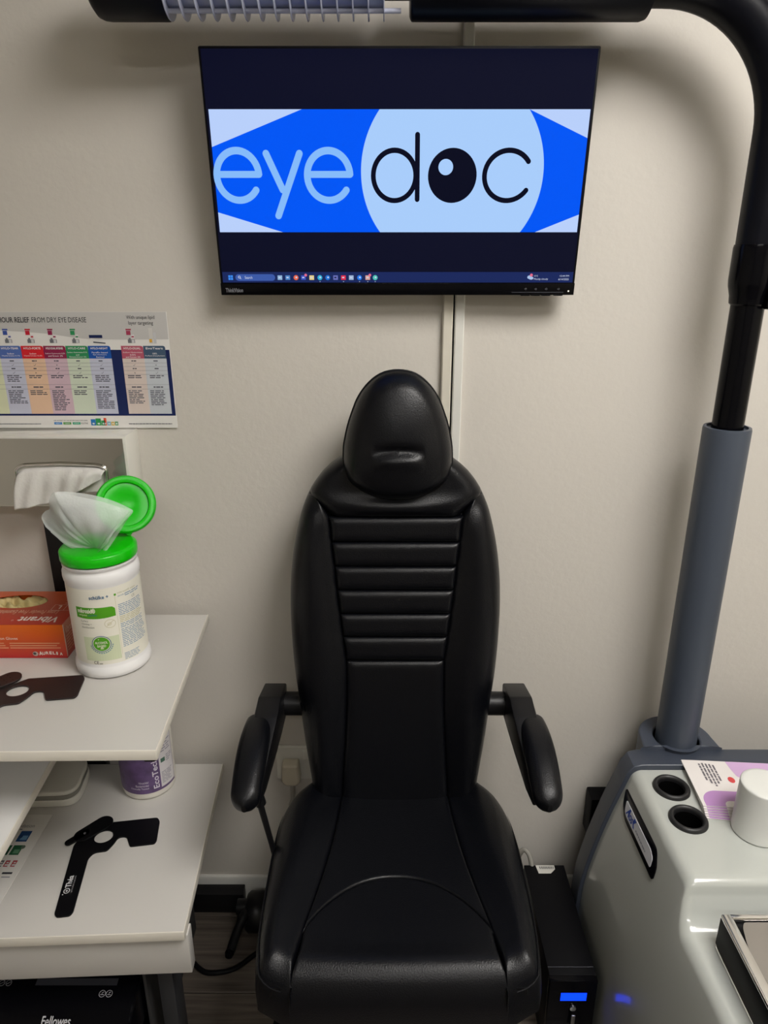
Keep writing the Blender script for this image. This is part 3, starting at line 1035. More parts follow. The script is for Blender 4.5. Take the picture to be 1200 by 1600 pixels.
cols = [(-.7985, -.7590, '#7a8c46', '#d6d7ae', 'HYLO'), (-.7568, -.7166, '#b79a3c', '#d5d8b8', ''), (-.7166, -.6750, '#4f6aad', '#c3c5d8', 'HYLO-TEAR'), (-.6750, -.6336, '#d3202c', '#e2bea2', 'HYLO-FORTE'), (-.6336, -.5921, '#8a1f49', '#cfb4c0', 'HYLO DUAL INTENSE'), (-.5921, -.5505, '#2d8a56', '#ccd6c3', 'HYLO-CARE'), (-.5505, -.5085, '#1450a5', '#c2c5d7', 'HYLO-NIGHT'), (-.4888, -.4477, '#b3566a', '#d6c7c0', 'HYLO-DUAL'), (-.4477, -.4065, '#40566e', '#c3c8cf', 'EvoTears')]
sub = {2: ['Sodium', 'Hyaluronate 0.1%'], 3: ['Sodium', 'Hyaluronate 0.2%'], 4: ['Sodium Hyaluronate 0.2%', 'and Ectoin 2%'], 5: ['Sodium Hyaluronate 0.1%', 'and', 'Dexpanthenol 2%'], 6: ['Paraffin based', 'Eye Ointment', 'Retinol'], 7: ['Sodium Hyaluronate', '0.05%', 'and Ectoin 2%'], 8: ['100%', 'Perfluorohexyloctane']}
for i, (a, b, hc, bc, nm) in enumerate(cols):
    rr_ = round_poly([(a, 1.3225), (b, 1.3225), (b - .0004, 1.3458), (a, 1.3458)], [0.0001, .0001, .0045, .0001], 4)
    flat_poly('column_header', PF, rr_, ink(hc), PO, .0005)
    rects('column_body', PF, [(a, 1.2182, b, 1.3225)], ink(bc), PO, .0005)
    w = (b - a)
    if len(nm) > 4:
        text('lettering', PF, nm, (a + w * .12, 1.3395, b - w * .12, 1.3432), ink('#e6e3e4'), PO, .0008, bold=.0001)
    for q, ln in enumerate(sub.get(i, [])):
        c_ = (a + b) / 2
        hwid = min(w * .44, len(ln) * .00105)
        z = 1.3322 - q * .0042 - (.0 if len(sub[i]) == 3 else .002)
        text('lettering', PF, ln, (c_ - hwid, z, c_ + hwid, z + .0029), ink('#e6e3e4'), PO, .0008)
    if i >= 2:
        g = [small_print(PF, (a + w * .40, 1.3172, a + w * .62, 1.3192), 1, 1.0, .0008, i, ragged=0),
             small_print(PF, (a + w * .42, 1.3030, a + w * .60, 1.3050), 1, 1.0, .0008, i, ragged=0)]
        for z in (1.3105, 1.2960):
            if (i + (z < 1.3)) % 4 == 0:
                g += [line_geo(PF, (a + w * .47, z - .001), (a + w * .53, z + .001), .0005, .0008, False), line_geo(PF, (a + w * .47, z + .001), (a + w * .53, z - .001), .0005, .0008, False)]
            else:
                g += [line_geo(PF, (a + w * .45, z), (a + w * .49, z - .0012), .0005, .0008, False), line_geo(PF, (a + w * .49, z - .0012), (a + w * .56, z + .0018), .0005, .0008, False)]
        g.append(small_print(PF, (a + w * .16, 1.2780 if i in (2, 6) else 1.2845, b - w * .16, 1.2915), 4 if i in (2, 6) else 2, .5, .0008, 10 + i, ragged=.25))
        g.append(small_print(PF, (a + w * .28, 1.2680, b - w * .28, 1.2705), 1, .9, .0008, 20 + i, ragged=0))
        nrow = {2: 8, 3: 3, 4: 12, 5: 3, 6: 11, 7: 8, 8: 9}[i]
        g.append(small_print(PF, (a + w * .10, 1.2630 - nrow * .0033, b - w * .08, 1.2630), nrow, .5, .0008, 30 + i, ragged=.35))
        mk('small_print', *join(g), ink('#5a5a66'), PO, kind='stuff')
rl = []
for z in (1.3145, 1.3076, 1.3003, 1.2931, 1.2740, 1.2655):
    rl += [(PL, z - .0002, -.5085, z + .0002), (-.4888, z - .0002, -.4065, z + .0002)]
rects('table_rule', PF, rl, ink('#7d7d88'), PO, .0009)
# product pictures
prodc = {2: '#3a52a0', 3: '#c22033', 4: '#8a1f49', 5: '#2d8a56', 7: '#a33a55'}
for i, hc in prodc.items():
    a, b = cols[i][0], cols[i][1]
    u = a + (b - a) * .30
    rects('product_picture', PF, [(u + .0005, 1.3655, u + .0085, 1.3730), (u, 1.3740, u + .010, 1.3765)], ink(hc), PO, .0006)
    rects('product_picture', PF, [(u + .0090, 1.3590, u + .0145, 1.3660)], ink('#d8d2d4'), PO, .0006)
    rects('product_picture', PF, [(u + .0095, 1.3610, u + .0140, 1.3635)], ink(hc), PO, .0008)
    rects('product_picture', PF, [(u + .0020, 1.3510, u + .0150, 1.3575), (u + .0040, 1.3575, u + .0075, 1.3600)], ink('#6f7076'), PO, .0006)
    rects('product_picture', PF, [(u + .0090, 1.3512, u + .0140, 1.3570)], ink('#c9c9cc'), PO, .0008)
rects('product_picture', PF, [(-.5455, 1.3600, -.5210, 1.3655)], ink('#13214f'), PO, .0006)
flat_poly('product_picture', PF, [(-.5430, 1.3590), (-.5180, 1.3560), (-.5180, 1.3545), (-.5430, 1.3572)], ink('#dcdce0'), PO, .0006)
flat_poly('product_picture', PF, [(-.5390, 1.3535), (-.5165, 1.3515), (-.5165, 1.3497), (-.5390, 1.3515)], ink('#2a2f44'), PO, .0006)
rects('product_picture', PF, [(-.4345, 1.3500, -.4275, 1.3780)], ink('#c9c6c2'), PO, .0006)
rects('product_picture', PF, [(-.4345, 1.3520, -.4295, 1.3580)], ink('#d8a53a'), PO, .0008)
rects('product_picture', PF, [(-.4265, 1.3500, -.4215, 1.3700)], ink('#c2c2c4'), PO, .0006)
text('lettering', PF, 'USE AS PART OF THE SCOPE DAILY EYE CARE', (-.6355, 1.2040, -.5703, 1.2062), ink('#3a3c46'), PO, .0006)
for q, (u, hc, tx) in enumerate(((-.6350, '#3d86c8', 'HEAT'), (-.6175, '#5a9a4e', 'CLEANSE'), (-.5995, '#35a07c', 'HYDRATE'))):
    rects('print_block', PF, [(u, 1.1972, u + .0150, 1.2018)], ink(hc), PO, .0006)
    text('lettering', PF, tx, (u + .0025, 1.1984, u + .0125, 1.2006), ink('#dfe4e4'), PO, .0008)
text('lettering', PF, 'ROUTINE', (-.5830, 1.1980, -.5703, 1.2010), ink('#3a3c46'), PO, .0006)
for q, (u, w_, z1_, hc) in enumerate(((-.5640, .009, 1.2075, '#2672b5'), (-.5545, .010, 1.2090, '#2f9150'), (-.5440, .007, 1.2050, '#3b9a5c'), (-.5390, .005, 1.2100, '#d8573c'), (-.5330, .007, 1.2030, '#7fb3c9'), (-.5250, .006, 1.2025, '#d6b14a'), (-.5180, .006, 1.2030, '#5d9a6a'))):
    rects('product_picture', PF, [(u, 1.1955, u + w_, z1_)], ink(hc), PO, .0006)
    rects('product_picture', PF, [(u + w_ * .3, 1.1975, u + w_ * .75, 1.2005)], ink('#d5dcdc'), PO, .0008)
mk('small_print', *join([small_print(PF, (-.80, 1.1975, -.6605, 1.1992), 1, 1, .0006, 5, ragged=0), small_print(PF, (-.4915, 1.1978, -.4083, 1.1996), 1, 1, .0006, 6, ragged=0)]), ink('#7d7d84'), PO, kind='stuff')

# ------------------------------------------------------------------ towel dispenser
DI = thing('towel_dispenser', 'white wall towel dispenser with a polished steel front', 'dispenser', (-.62, WY, 1.05))
DX0, DX1, DY, DZ0, DZ1 = -.765, -.478, 1.281, 1.052, 1.1895
box('case', (DX0, DX1, DY, WY, DZ0, DZ1), mat('dispenser_white', '#dad8d0', rough=.10, spec=.6), DI, bevel=.0015)
# front plate with a slot: outline with a rounded opening
op = round_poly([(-.690, 1.072), (-.522, 1.085), (-.520, 1.130), (-.535, 1.136), (-.605, 1.139), (-.675, 1.136), (-.690, 1.128)], .012, 4)
v, f = prism_geo([(DX0 + .004, DZ0 + .002), (DX1 - .005, DZ0 + .002), (DX1 - .005, DZ1 - .004), (DX0 + .004, DZ1 - .004)], -.001, .001, 0, [op])
mk('front_plate', [Vector((p.x, DY - .0014 - p.z, p.y)) for p in v], f, M_MIRROR, DI)
rim = [(x, DY - .004, z) for x, z in op]
tube('slot_rim', rim[8:] + rim[:1], .0028, M_CHROME, DI, seg=8)
for z in (1.07,):
    lathe('screw', [(.0001, -.0012), (.003, -.0008), (.003, 0)], (-.738, DY - .003, z - .002), M_STEEL, DI, seg=12, axis='Y')
# towel hanging from the slot
V, Fc = [], []
TN, TM = 44, 26
for j in range(TM + 1):
    t = j / TM
    for i in range(TN + 1):
        s = i / TN
        zb = interp([(0, 1.052), (.15, 1.056), (.45, 1.066), (.62, 1.078), (.8, 1.094), (1, 1.112)], s)
        zt = interp([(0, 1.122), (.08, 1.131), (.5, 1.135), (.92, 1.131), (1, 1.126)], s)
        x = -.687 + .166 * s - .010 * t * (1 - s) - .006 * t * s
        z = zt + (zb - zt) * t
        y = DY - .0045 - .010 * sin(min(1, t * 2) * pi / 2) - .004 * sin(s * 9 + 1) * t - .0025 * sin(s * 31 + t * 3) * min(1, t * 2)
        if t < .12:
            y += .010 * (1 - t / .12)
        V.append((x, y, z))
for j in range(TM):
    for i in range(TN):
        a = j * (TN + 1) + i
        Fc.append((a, a + 1, a + TN + 2, a + TN + 1))
tw = tag(mk('paper_towel', V, Fc, M_TISSUE, smooth=True), 'white crumpled paper towel hanging from the steel dispenser slot', 'paper towel')
md = tw.modifiers.new('thickness', 'SOLIDIFY')
md.thickness = .0006

# ------------------------------------------------------------------ glove box
GB = thing('glove_box', 'orange and red box of latex gloves lying open on the shelf desk', 'glove box', (-.709, 1.218, .80))
GX0, GX1, GY0, GY1, GZ0, GZ1 = -.832, -.5875, 1.151, 1.287, .80, .870
MT_top = bpy.data.materials.new('glove_print_top')
MT_top.use_nodes = True
nt = MT_top.node_tree
tc = nt.nodes.new('ShaderNodeTexCoord'); sx = nt.nodes.new('ShaderNodeSeparateXYZ'); mr = nt.nodes.new('ShaderNodeMapRange'); rp = nt.nodes.new('ShaderNodeValToRGB')
nz = nt.nodes.new('ShaderNodeTexNoise'); nz.inputs['Scale'].default_value = 14
ad = nt.nodes.new('ShaderNodeMath'); ad.operation = 'MULTIPLY_ADD'; ad.inputs[1].default_value = .03; 
nt.links.new(tc.outputs['Object'], sx.inputs[0]); nt.links.new(tc.outputs['Object'], nz.inputs['Vector'])
nt.links.new(nz.outputs['Fac'], ad.inputs[0]); nt.links.new(sx.outputs[1], ad.inputs[2])
nt.links.new(ad.outputs[0], mr.inputs['Value'])
mr.inputs['From Min'].default_value = -.06; mr.inputs['From Max'].default_value = .08
rp.color_ramp.elements[0].color = C('#b02a1e'); rp.color_ramp.elements[1].color = C('#c86038')
nt.links.new(mr.outputs['Result'], rp.inputs['Fac']); nt.links.new(rp.outputs['Color'], nt.nodes['Principled BSDF'].inputs['Base Color'])
nt.nodes['Principled BSDF'].inputs['Roughness'].default_value = .35
MT_front = ramp_z_mat('glove_print_front', 0.0, .07, '#b8262a', '#e06a08', .35)
MT_side = ramp_z_mat('glove_print_side', 0.0, .07, '#a82f28', '#b9622f', .4)
oval = [(-.7085 + .0530 * cos(2 * pi * k / 40) * (1.12 if cos(2 * pi * k / 40) < 0 else 1), 1.2435 + .0285 * sin(2 * pi * k / 40)) for k in range(40)]
v, f = prism_geo([(GX0, GY0), (GX1, GY0), (GX1, GY1), (GX0, GY1)], GZ1 - .0012, GZ1, 0, [oval])
mk('top_panel', v, f, MT_top, GB)
mk('front_panel', *geo_box(GX0, GX1, GY0, GY0 + .001, GZ0, GZ1 - .0012), MT_front, GB)
mk('back_panel', *geo_box(GX0, GX1, GY1 - .001, GY1, GZ0, GZ1 - .0012), MT_front, GB)
mk('end_panel', *geo_box(GX1 - .001, GX1, GY0 + .001, GY1 - .001, GZ0, GZ1 - .0012), MT_side, GB)
mk('end_panel', *geo_box(GX0, GX0 + .001, GY0 + .001, GY1 - .001, GZ0, GZ1 - .0012), MT_side, GB)
mk('base_panel', *geo_box(GX0 + .001, GX1 - .001, GY0 + .001, GY1 - .001, GZ0, GZ0 + .001), MT_side, GB)
mk('corner_flap', *geo_box(GX1, GX1 + .0004, GY0 + .0008, GY0 + .0030, GZ0 + .003, GZ1 - .002), ink('#dcc9b4'), GB)
# gloves inside
V, Fc = [], []
NG = 60
for j in range(NG + 1):
    for i in range(NG + 1):
        x = -.79 + .165 * i / NG; y = 1.195 + .088 * j / NG
        z = .858 + .004 * sin(x * 160 + 3 * sin(y * 120)) + .004 * sin(y * 210 + 2.5 * sin(x * 70)) + .003 * sin(x * 330 + y * 200)
        V.append((x, y, min(z, .8665)))
for j in range(NG):
    for i in range(NG):
        a = j * (NG + 1) + i
        Fc.append((a, a + 1, a + NG + 2, a + NG + 1))
gl = tag(mk('latex_gloves', V, Fc, M_GLOVE, smooth=True), 'cream crumpled latex gloves inside the orange box opening', 'gloves')
gl['kind'] = 'stuff'
GT = Plane((0, 0, GZ1), (-1, 0, 0), (0, -1, 0))      # print on top reads from the wall side
GW = ink('#eadfd6')
text('lettering', GT, 'Vibrant', (.6035, -1.1790, .6760, -1.1585), GW, GB, .0004, shear=.15, bold=.0006)
mk('print_mark', *ring_geo(GT, .6855, -1.1660, .0016, .0022, .0005, .0004, 14), GW, GB)
text('lettering', GT, 'Latex Powder Free Examination Gloves', (.6150, -1.2060, .7700, -1.1900), ink('#e3b79c'), GB, .0004, shear=.15)
mk('size_frame', *join([rect_geo(GT, b, .0004) for b in ((.5925, -1.2290, .6330, -1.2284), (.5925, -1.2060, .6330, -1.2054), (.6324, -1.2290, .6330, -1.2054), (.6085, -1.2290, .6091, -1.2054))]), GW, GB)
text('lettering', GT, 'L', (.6180, -1.2245, .6240, -1.2110), GW, GB, .0005, bold=.0004)
mk('small_print', *join([small_print(GT, (.592, -1.262, .622, -1.246), 3, .45, .0004, 3), small_print(GT, (.595, -1.2390, .622, -1.2340), 1, .5, .0004, 4)]), ink('#dca88c'), GB, kind='stuff')
GF = Plane((0, GY0, 0), (1, 0, 0), (0, 0, 1))
text('lettering', GF, 'Latex Powder Free Examination Gloves', (-.800, .8385, -.6735, .8440), GW, GB, .0004)
mk('small_print', *join([small_print(GF, (-.690, .8175, -.5960, .8320), 3, .38, .0004, 8, words=False, ragged=.08), small_print(GF, (-.800, .8175, -.6900, .8320), 3, .38, .0004, 9, words=False, ragged=.2)]), ink('#dca07c'), GB, kind='stuff')
mk('brand_globe', *disc_geo(GF, -.6455, .8090, .0052, .0048, .0004, 20), ink('#b8a8a0'), GB)
mk('brand_globe_shade', *disc_geo(GF, -.6468, .8096, .0030, .0026, .0006, 16), ink('#4e4a4a'), GB)
for k_, ch in enumerate('AURELIA'):
    u = -.6385 + k_ * .0064
    v0 = .8060 + .0022 * sin(pi * (k_ + .3) / 6.6)
    wv = .0022 if ch == 'I' else .0045
    hgt = .0075 if k_ == 0 else .0058
    wv = .0058 if k_ == 0 else wv
    text('lettering', GF, ch, (u, v0, u + wv, v0 + hgt), GW, GB, .0005, bold=.0003)
GE = Plane((GX1, 0, 0), (0, 1, 0), (0, 0, 1))
text('lettering', GE, 'Vibrant', (1.158, .846, 1.190, .860), ink('#d8b294'), GB, .0005)
mk('small_print', *small_print(GE, (1.158, .808, 1.215, .842), 6, .3, .0005, 12), ink('#cf9a78'), GB, kind='stuff')

# ------------------------------------------------------------------ wipes tub with green lid
TC = Vector((-.497, 1.143, .80))
TB = thing('wipes_tub', 'white wipes tub with an open green flip lid on the shelf desk', 'tub', TC)
face = math.atan2(.497, 1.143) * 1.0             # the label looks towards the middle of the room
body_prof = [(.0001, 0), (.0600, 0), (.0645, .003), (.0655, .010), (.0650, .018), (.0628, .0215), (.0622, .024), (.0620, .162), (.0632, .166), (.0640, .172), (.0636, .180), (.0612, .183), (.0600, .186), (.0600, .1885), (.0622, .190), (.0622, .1945)]
TS = 1.075
body_prof = [(r, z if z < .03 else .024 + (z - .024) * TS * 1.012) for r, z in body_prof]
body = lathe('tub_body', body_prof, TC, M_TUB, TB, seg=72, angle=60)
lid = lathe('lid_ring', [(.0595, .1965), (.0632, .1970), (.0640, .199), (.0640, .212), (.0622, .2145), (.0605, .2150), (.0590, .2165), (.0570, .2170), (.0240, .2160), (.0225, .2130), (.0001, .2120)], TC + Vector((0, 0, .0155)), M_GREEN, TB, seg=72, angle=40)
class Stretch:
    def __init__(s, fr, k): s.fr = fr; s.k = k
    def __call__(s, u, v, h=0.0): return s.fr(u, v * s.k, h)
WR = Stretch(Wrap(TC, .0620, face), 1.08)
lab = rects('label', WR, [(-.080, .027, .090, .161)], M_LABEL, body, .0005, 60)
G1 = ink('#4f9a1c'); BL2 = ink('#2d5f86'); GO = ink('#b9b48c'); GR = ink('#85867c')
text('lettering', WR, 'schülke +', (-.0270, .1440, .0040, .1498), BL2, lab, .0008, bold=.0002)
nB = 16
bv = []
for i in range(nB + 1):
    t = i / nB
    u = -.055 + .067 * t
    bv += [WR(u, .1115 + .0015 * sin(pi * t) * -1, .0009), WR(u, .1300 - .0012 * t + (0 if t < .93 else -(t - .93) / .07 * .004), .0009)]
mk('green_banner', bv, [(2 * i, 2 * i + 2, 2 * i + 3, 2 * i + 1) for i in range(nB)], G1, lab)
text('lettering', WR, 'mikrozid®', (-.0510, .1205, -.0200, .1282), ink('#e6e6d4'), lab, .0012, bold=.0003)
text('lettering', WR, 'wipes', (-.0500, .1140, -.0345, .1185), ink('#d6e0b8'), lab, .0012)
text('lettering', WR, 'jumbo', (-.0330, .1140, -.0180, .1185), BL2, lab, .0012)
for q, ln in enumerate(('Surface', 'cleaning +', 'disinfection')):
    text('lettering', WR, ln, (-.0480, .1040 - q * .0055, -.0480 + .0019 * len(ln), .1075 - q * .0055), GR, lab, .0008)
mk('leaf_mark', *join([ring_geo(WR, .0010, .0995, .0088, .0072, .0006, .0009, 28), ring_geo(WR, .0000, .0990, .0030, .0020, .0007, .0009, 14), line_geo(WR, (-.004, .096), (.007, .104), .0007, .0009)]), GO, lab)
rects('pale_field', WR, [(-.0480, .0340, .0125, .0770)], ink('#c8d0b0'), lab, .0007, 14)
mk('seal_ring', *join([ring_geo(WR, -.0175, .0650, .0155, .0140, .0011, .0012, 40)]), BL2, lab)
mk('seal', *disc_geo(WR, -.0175, .0650, .0135, .0122, .0012, 36), G1, lab)
mk('seal_border', *ring_geo(WR, -.0175, .0650, .0142, .0129, .0010, .0010, 36), ink('#dfe2cf'), lab)
text('lettering', WR, 'ALCOHOL', (-.0278, .0655, -.0072, .0695), ink('#d5dcc0'), lab, .0015, bold=.0002)
text('lettering', WR, 'BASED', (-.0245, .0595, -.0105, .0635), ink('#d5dcc0'), lab, .0015, bold=.0002)
mk('seal_print', *join([ring_geo(WR, -.0175, .0650, .0185, .0170, .0018, .0009, 3, pi + .15 + k_ * .21, pi + .15 + k_ * .21 + .15) for k_ in range(14)]), ink('#6f8f9c'), lab)
text('lettering', WR, 'CE', (-.0350, .0280, -.0265, .0335), K_, lab, .0008)
rects('small_print', WR, [(-.0255, .0280, -.0200, .0295)], GR, lab, .0008)
rects('divider', WR, [(.0140, .0400, .0144, .1460)], GO, lab, .0008)
rects('print_mark', WR, [(.0130, .1455, .0165, .1490)], G1, lab, .0009)
text('lettering', WR, 'mikrozid® wipes', (.0190, .1465, .0560, .1505), ink('#a5a57c'), lab, .0008)
text('lettering', WR, 'jumbo', (.0190, .1415, .0330, .1450), ink('#6a86a0'), lab, .0008)
text('lettering', WR, 'CE', (.0450, .1325, .0520, .1370), GR, lab, .0008)
mk('small_print', *join([small_print(WR, (.0320, .1385, .0680, .1450), 2, .5, .0008, 1, nu=2), small_print(WR, (.0175, .1080, .0700, .1290), 7, .45, .0008, 2, nu=2, ragged=.1), small_print(WR, (.0175, .0860, .0720, .0950), 3, .45, .0008, 3, nu=2, ragged=.2),
     small_print(WR, (.0175, .0510, .0720, .0850), 11, .45, .0008, 4, nu=2, ragged=.15), small_print(WR, (.0175, .0280, .0600, .0410), 5, .45, .0008, 5, nu=2, ragged=.5)]), ink('#7f97ad'), lab, kind='stuff')
mk('small_print', *small_print(WR, (.0175, .0955, .0720, .1075), 4, .4, .0008, 6, nu=2, ragged=.2), GO, lab, kind='stuff')
# flip lid standing open at the back
fc = Vector((-.4600, 1.196, 1.086))
fx = Vector((-.80, -.50, -.32)).normalized()
fn = Vector((.30, -.86, .40)).normalized()
fxx = (Vector((1, .35, 0)) - fn * Vector((1, .35, 0)).dot(fn)).normalized()
fyy = fn.cross(fxx)
prof = [(.0001, .000), (.0180, .000), (.0200, .0010), (.0380, .0010), (.0395, .0070), (.0440, .0085), (.0490, .0080), (.0515, .0050), (.0520, -.0020), (.0505, -.0045), (.0001, -.0050)]
v, f = geo_lathe(prof, (0, 0, 0), 60)
flip = mk('flip_lid', [fc + fxx * p[0] + fyy * p[1] + fn * p[2] for p in v], f, M_GREEN, TB, smooth=True, angle=40)
hinge = [Vector((-.4660, 1.1960, 1.030)), Vector((-.4630, 1.203, 1.034)), fc - fyy * .050]
tube('hinge', hinge, .006, M_GREEN, TB, seg=8)
# wipe pulled through the lid: fanned translucent cloth
top_c = Vector((TC.x + .002, TC.y - .012, 1.029))
rim3 = [(-.566, 1.110, 1.076), (-.571, 1.112, 1.092), (-.562, 1.110, 1.104), (-.552, 1.106, 1.110), (-.548, 1.100, 1.126), (-.538, 1.096, 1.140), (-.528, 1.094, 1.141), (-.490, 1.096, 1.133), (-.455, 1.100, 1.122), (-.428, 1.104, 1.110), (-.422, 1.106, 1.105), (-.432, 1.102, 1.094), (-.446, 1.098, 1.074), (-.462, 1.096, 1.052), (-.476, 1.098, 1.038), (-.484, 1.104, 1.032)]
rimp = spline(rim3, 6)
V, Fc = [], []
NR_ = 18
n = len(rimp)
for j in range(NR_ + 1):
    t = j / NR_
    for i, p in enumerate(rimp):
        s = i / (n - 1)
        base = top_c + Vector((-.012 + .022 * s, .002 * sin(s * 6), 0))
        q = base.lerp(p, t ** .95)
        fold = .0030 * sin(s * 26 + 1.5) + .0018 * sin(s * 61 + 3 * t)
        q += Vector((0, -(.020 * sin(pi * s) * sin(pi * t) + fold * sin(pi * min(1, t * 1.2))), -.012 * sin(pi * t) * max(0, 1 - 3 * s)))
        V.append(q)
for j in range(NR_):
    for i in range(n - 1):
        a = j * n + i
        Fc.append((a, a + 1, a + n + 1, a + n))
# second, folded layer behind
base_n = len(V)
for j in range(NR_ + 1):
    t = j / NR_
    for i in range(n):
        s = i / (n - 1)
        q = V[j * n + i].copy()
        q += Vector((.004 * sin(s * 12) * t, .014 * t + .006 * sin(s * 17) * t, -.016 * t * (.5 + .5 * sin(s * 7 + 1))))
        V.append(q)
Fc += [[i + base_n for i in q] for q in Fc[:]]
wp = tag(mk('wet_wipe', V, Fc, M_WIPE, smooth=True), 'translucent white wipe pulled up through the green lid', 'wipe')

# ------------------------------------------------------------------ purple labelled tub on the lower desk
PC = Vector((-.511, 1.262, .42))
PT = thing('purple_label_tub', 'white tub with a purple label standing on the lower desk', 'tub', PC)
pf = math.atan2(.511, 1.262)
pb = lathe('tub_body', [(.0001, 0), (.050, 0), (.0545, .003), (.0555, .008), (.0560, .190), (.054, .197), (.050, .200), (.050, .204)], PC, mat('tub_cream', '#dcd8cf', rough=.35), PT, seg=60, angle=60)
lathe('lid', [(.0535, .204), (.0550, .206), (.0550, .224), (.052, .2265), (.0001, .2265)], PC, mat('lid_purple', '#5c4377', rough=.35), PT, seg=60)
PW = Wrap(PC, .0562, pf)
pl_ = rects('purple_label', PW, [(-.085, .018, .062, .182)], M_PURPLE, pb, .0005, 50)
rp_ = round_poly([(.024, .022), (.060, .022), (.060, .178), (.024, .178)], .004, 4)
gv = rects('white_panel', PW, [(.0225, .0240, .0600, .178)], ink('#d2ced0'), pl_, .0009, 14)
WPU = ink('#d9d3df')
# vertical brand name
class Turn:
    def __init__(s, fr, u, v): s.fr = fr; s.u = u; s.v = v
    def __call__(s, a, b, h=0.0): return s.fr(s.u - b, s.v + a, h)
text('lettering', Turn(PW, .0180, .0270), 'EcoTech', (0, 0, .072, .0115), WPU, pl_, .0009, bold=.0003)
for q, ln in enumerate(('Virucidal', 'Bactericidal', 'Clinically Tested')):
    w_ = .0022 * len(ln)
    text('lettering', PW, ln, (-.0035 - w_ if q else -.0035 - w_, .0440 - q * .0078, -.0035, .0490 - q * .0078), WPU, pl_, .0009)
rects('code_block', PW, [(.0265, .0830, .0370, .0930)], ink('#4a6a5c'), gv, .0012, 3)
mk('small_print', *join([small_print(PW, (.0255, .0300, .0560, .0600), 8, .42, .0012, 3, nu=2), small_print(PW, (.0400, .0780, .0570, .0960), 4, .42, .0012, 4, nu=2), small_print(PW, (.0255, .1050, .0560, .1500), 8, .42, .0012, 5, nu=2)]), ink('#8c8a96'), gv, kind='stuff')

# ------------------------------------------------------------------ eye occluders
OC = [(-.5749, .9297), (-.5685, .923), (-.5465, .9261), (-.5436, .9342), (-.5635, 1.0522), (-.5580, 1.0655), (-.5347, 1.0701), (-.5284, 1.0851), (-.5242, 1.1044), (-.5090, 1.1060), (-.4941, 1.0806), (-.4484, 1.0879), (-.4462, 1.0953), (-.4552, 1.1464), (-.4625, 1.1568), (-.5538, 1.1434), (-.6007, 1.0964), (-.6044, 1.084)]
OCr = round_poly(OC, [.004, .004, .006, .006, .006, .012, .004, .006, .008, .009, .004, .006, .003, .004, .005, .003, .004, .006], 4)
HC = Vector((-.5540, 1.1060))
def ell(c, ru, rv, ang, n=32):
    return [(c.x + ru * cos(t) * cos(ang) - rv * sin(t) * sin(ang), c.y + ru * cos(t) * sin(ang) + rv * sin(t) * cos(ang)) for t in (2 * pi * k / n for k in range(n))]
def capsule(p, q, r0, r1, n=12):
    p, q = Vector(p), Vector(q)
    a = math.atan2(q.y - p.y, q.x - p.x)
    return [(q.x + r1 * cos(a - pi/2 + pi*k/n), q.y + r1 * sin(a - pi/2 + pi*k/n)) for k in range(n + 1)] + [(p.x + r0 * cos(a + pi/2 + pi*k/n), p.y + r0 * sin(a + pi/2 + pi*k/n)) for k in range(n + 1)]
def occluder(name, label, tf, z, m, arm):
    o = thing(name, label, 'occluder', (tf(HC).x, tf(HC).y, z), 'eye occluders')
    T = lambda pl: [tuple(tf(Vector(p))) for p in pl]
    v, f = prism_geo(T(OCr), z, z + .003, .0006, [T(ell(HC, .0178, .0162, .3))])
    pd = mk('paddle', v, f, m, o, smooth=True, angle=35)
    v, f = prism_geo(T(arm), z + .0035, z + .0065, .0006)
    fl = mk('pinhole_flap', v, f, m, o, smooth=True, angle=35)
    return o, pd, fl
flap_low = capsule((-.5955, 1.1060), (-.5655, 1.1395), .0165, .0178)
o1, pd1, fl1 = occluder('eye_occluder', 'black plastic eye occluder with white lettering on the lower desk', lambda p: p, .4201, M_OCC, flap_low)
v, f = prism_geo(capsule((-.6150, 1.0880), (-.5920, 1.1130), .0075, .0085), .4236, .4266, .0006)
mk('flap_tab', v, f, M_OCC, fl1, smooth=True, angle=35)
lathe('rivet', [(.0026, 0), (.0024, .001), (.0001, .0014)], (-.5925, 1.1100, .4267), mat('rivet_grey', '#5c5c60', rough=.3), fl1, seg=12)
# white lettering along the handle
hd = Vector((-.5700, 1.0900)) - Vector((-.5590, .9262))
OT = Plane((-.5715, .9740, .4231), (-.165, .986, 0), (-.986, -.165, 0))
text('lettering', OT, 'Théa', (.0110, -.0040, .0370, .0055), ink('#d4d4d6'), pd1, .0002, bold=.0004)
mk('logo_eye', *join([ring_geo(OT, .0035, .0010, .0052, .0048, .0014, .0002, 22), disc_geo(OT, .0035, .0010, .0020, .0018, .0002, 12), disc_geo(OT, -.0040, .0062, .0011, .0011, .0002, 10)]), ink('#d4d4d6'), pd1)
text('lettering', OT, 'LET\'S OPEN OUR EYES', (-.0010, -.0088, .0360, -.0066), ink('#bcbcc0'), pd1, .0002)
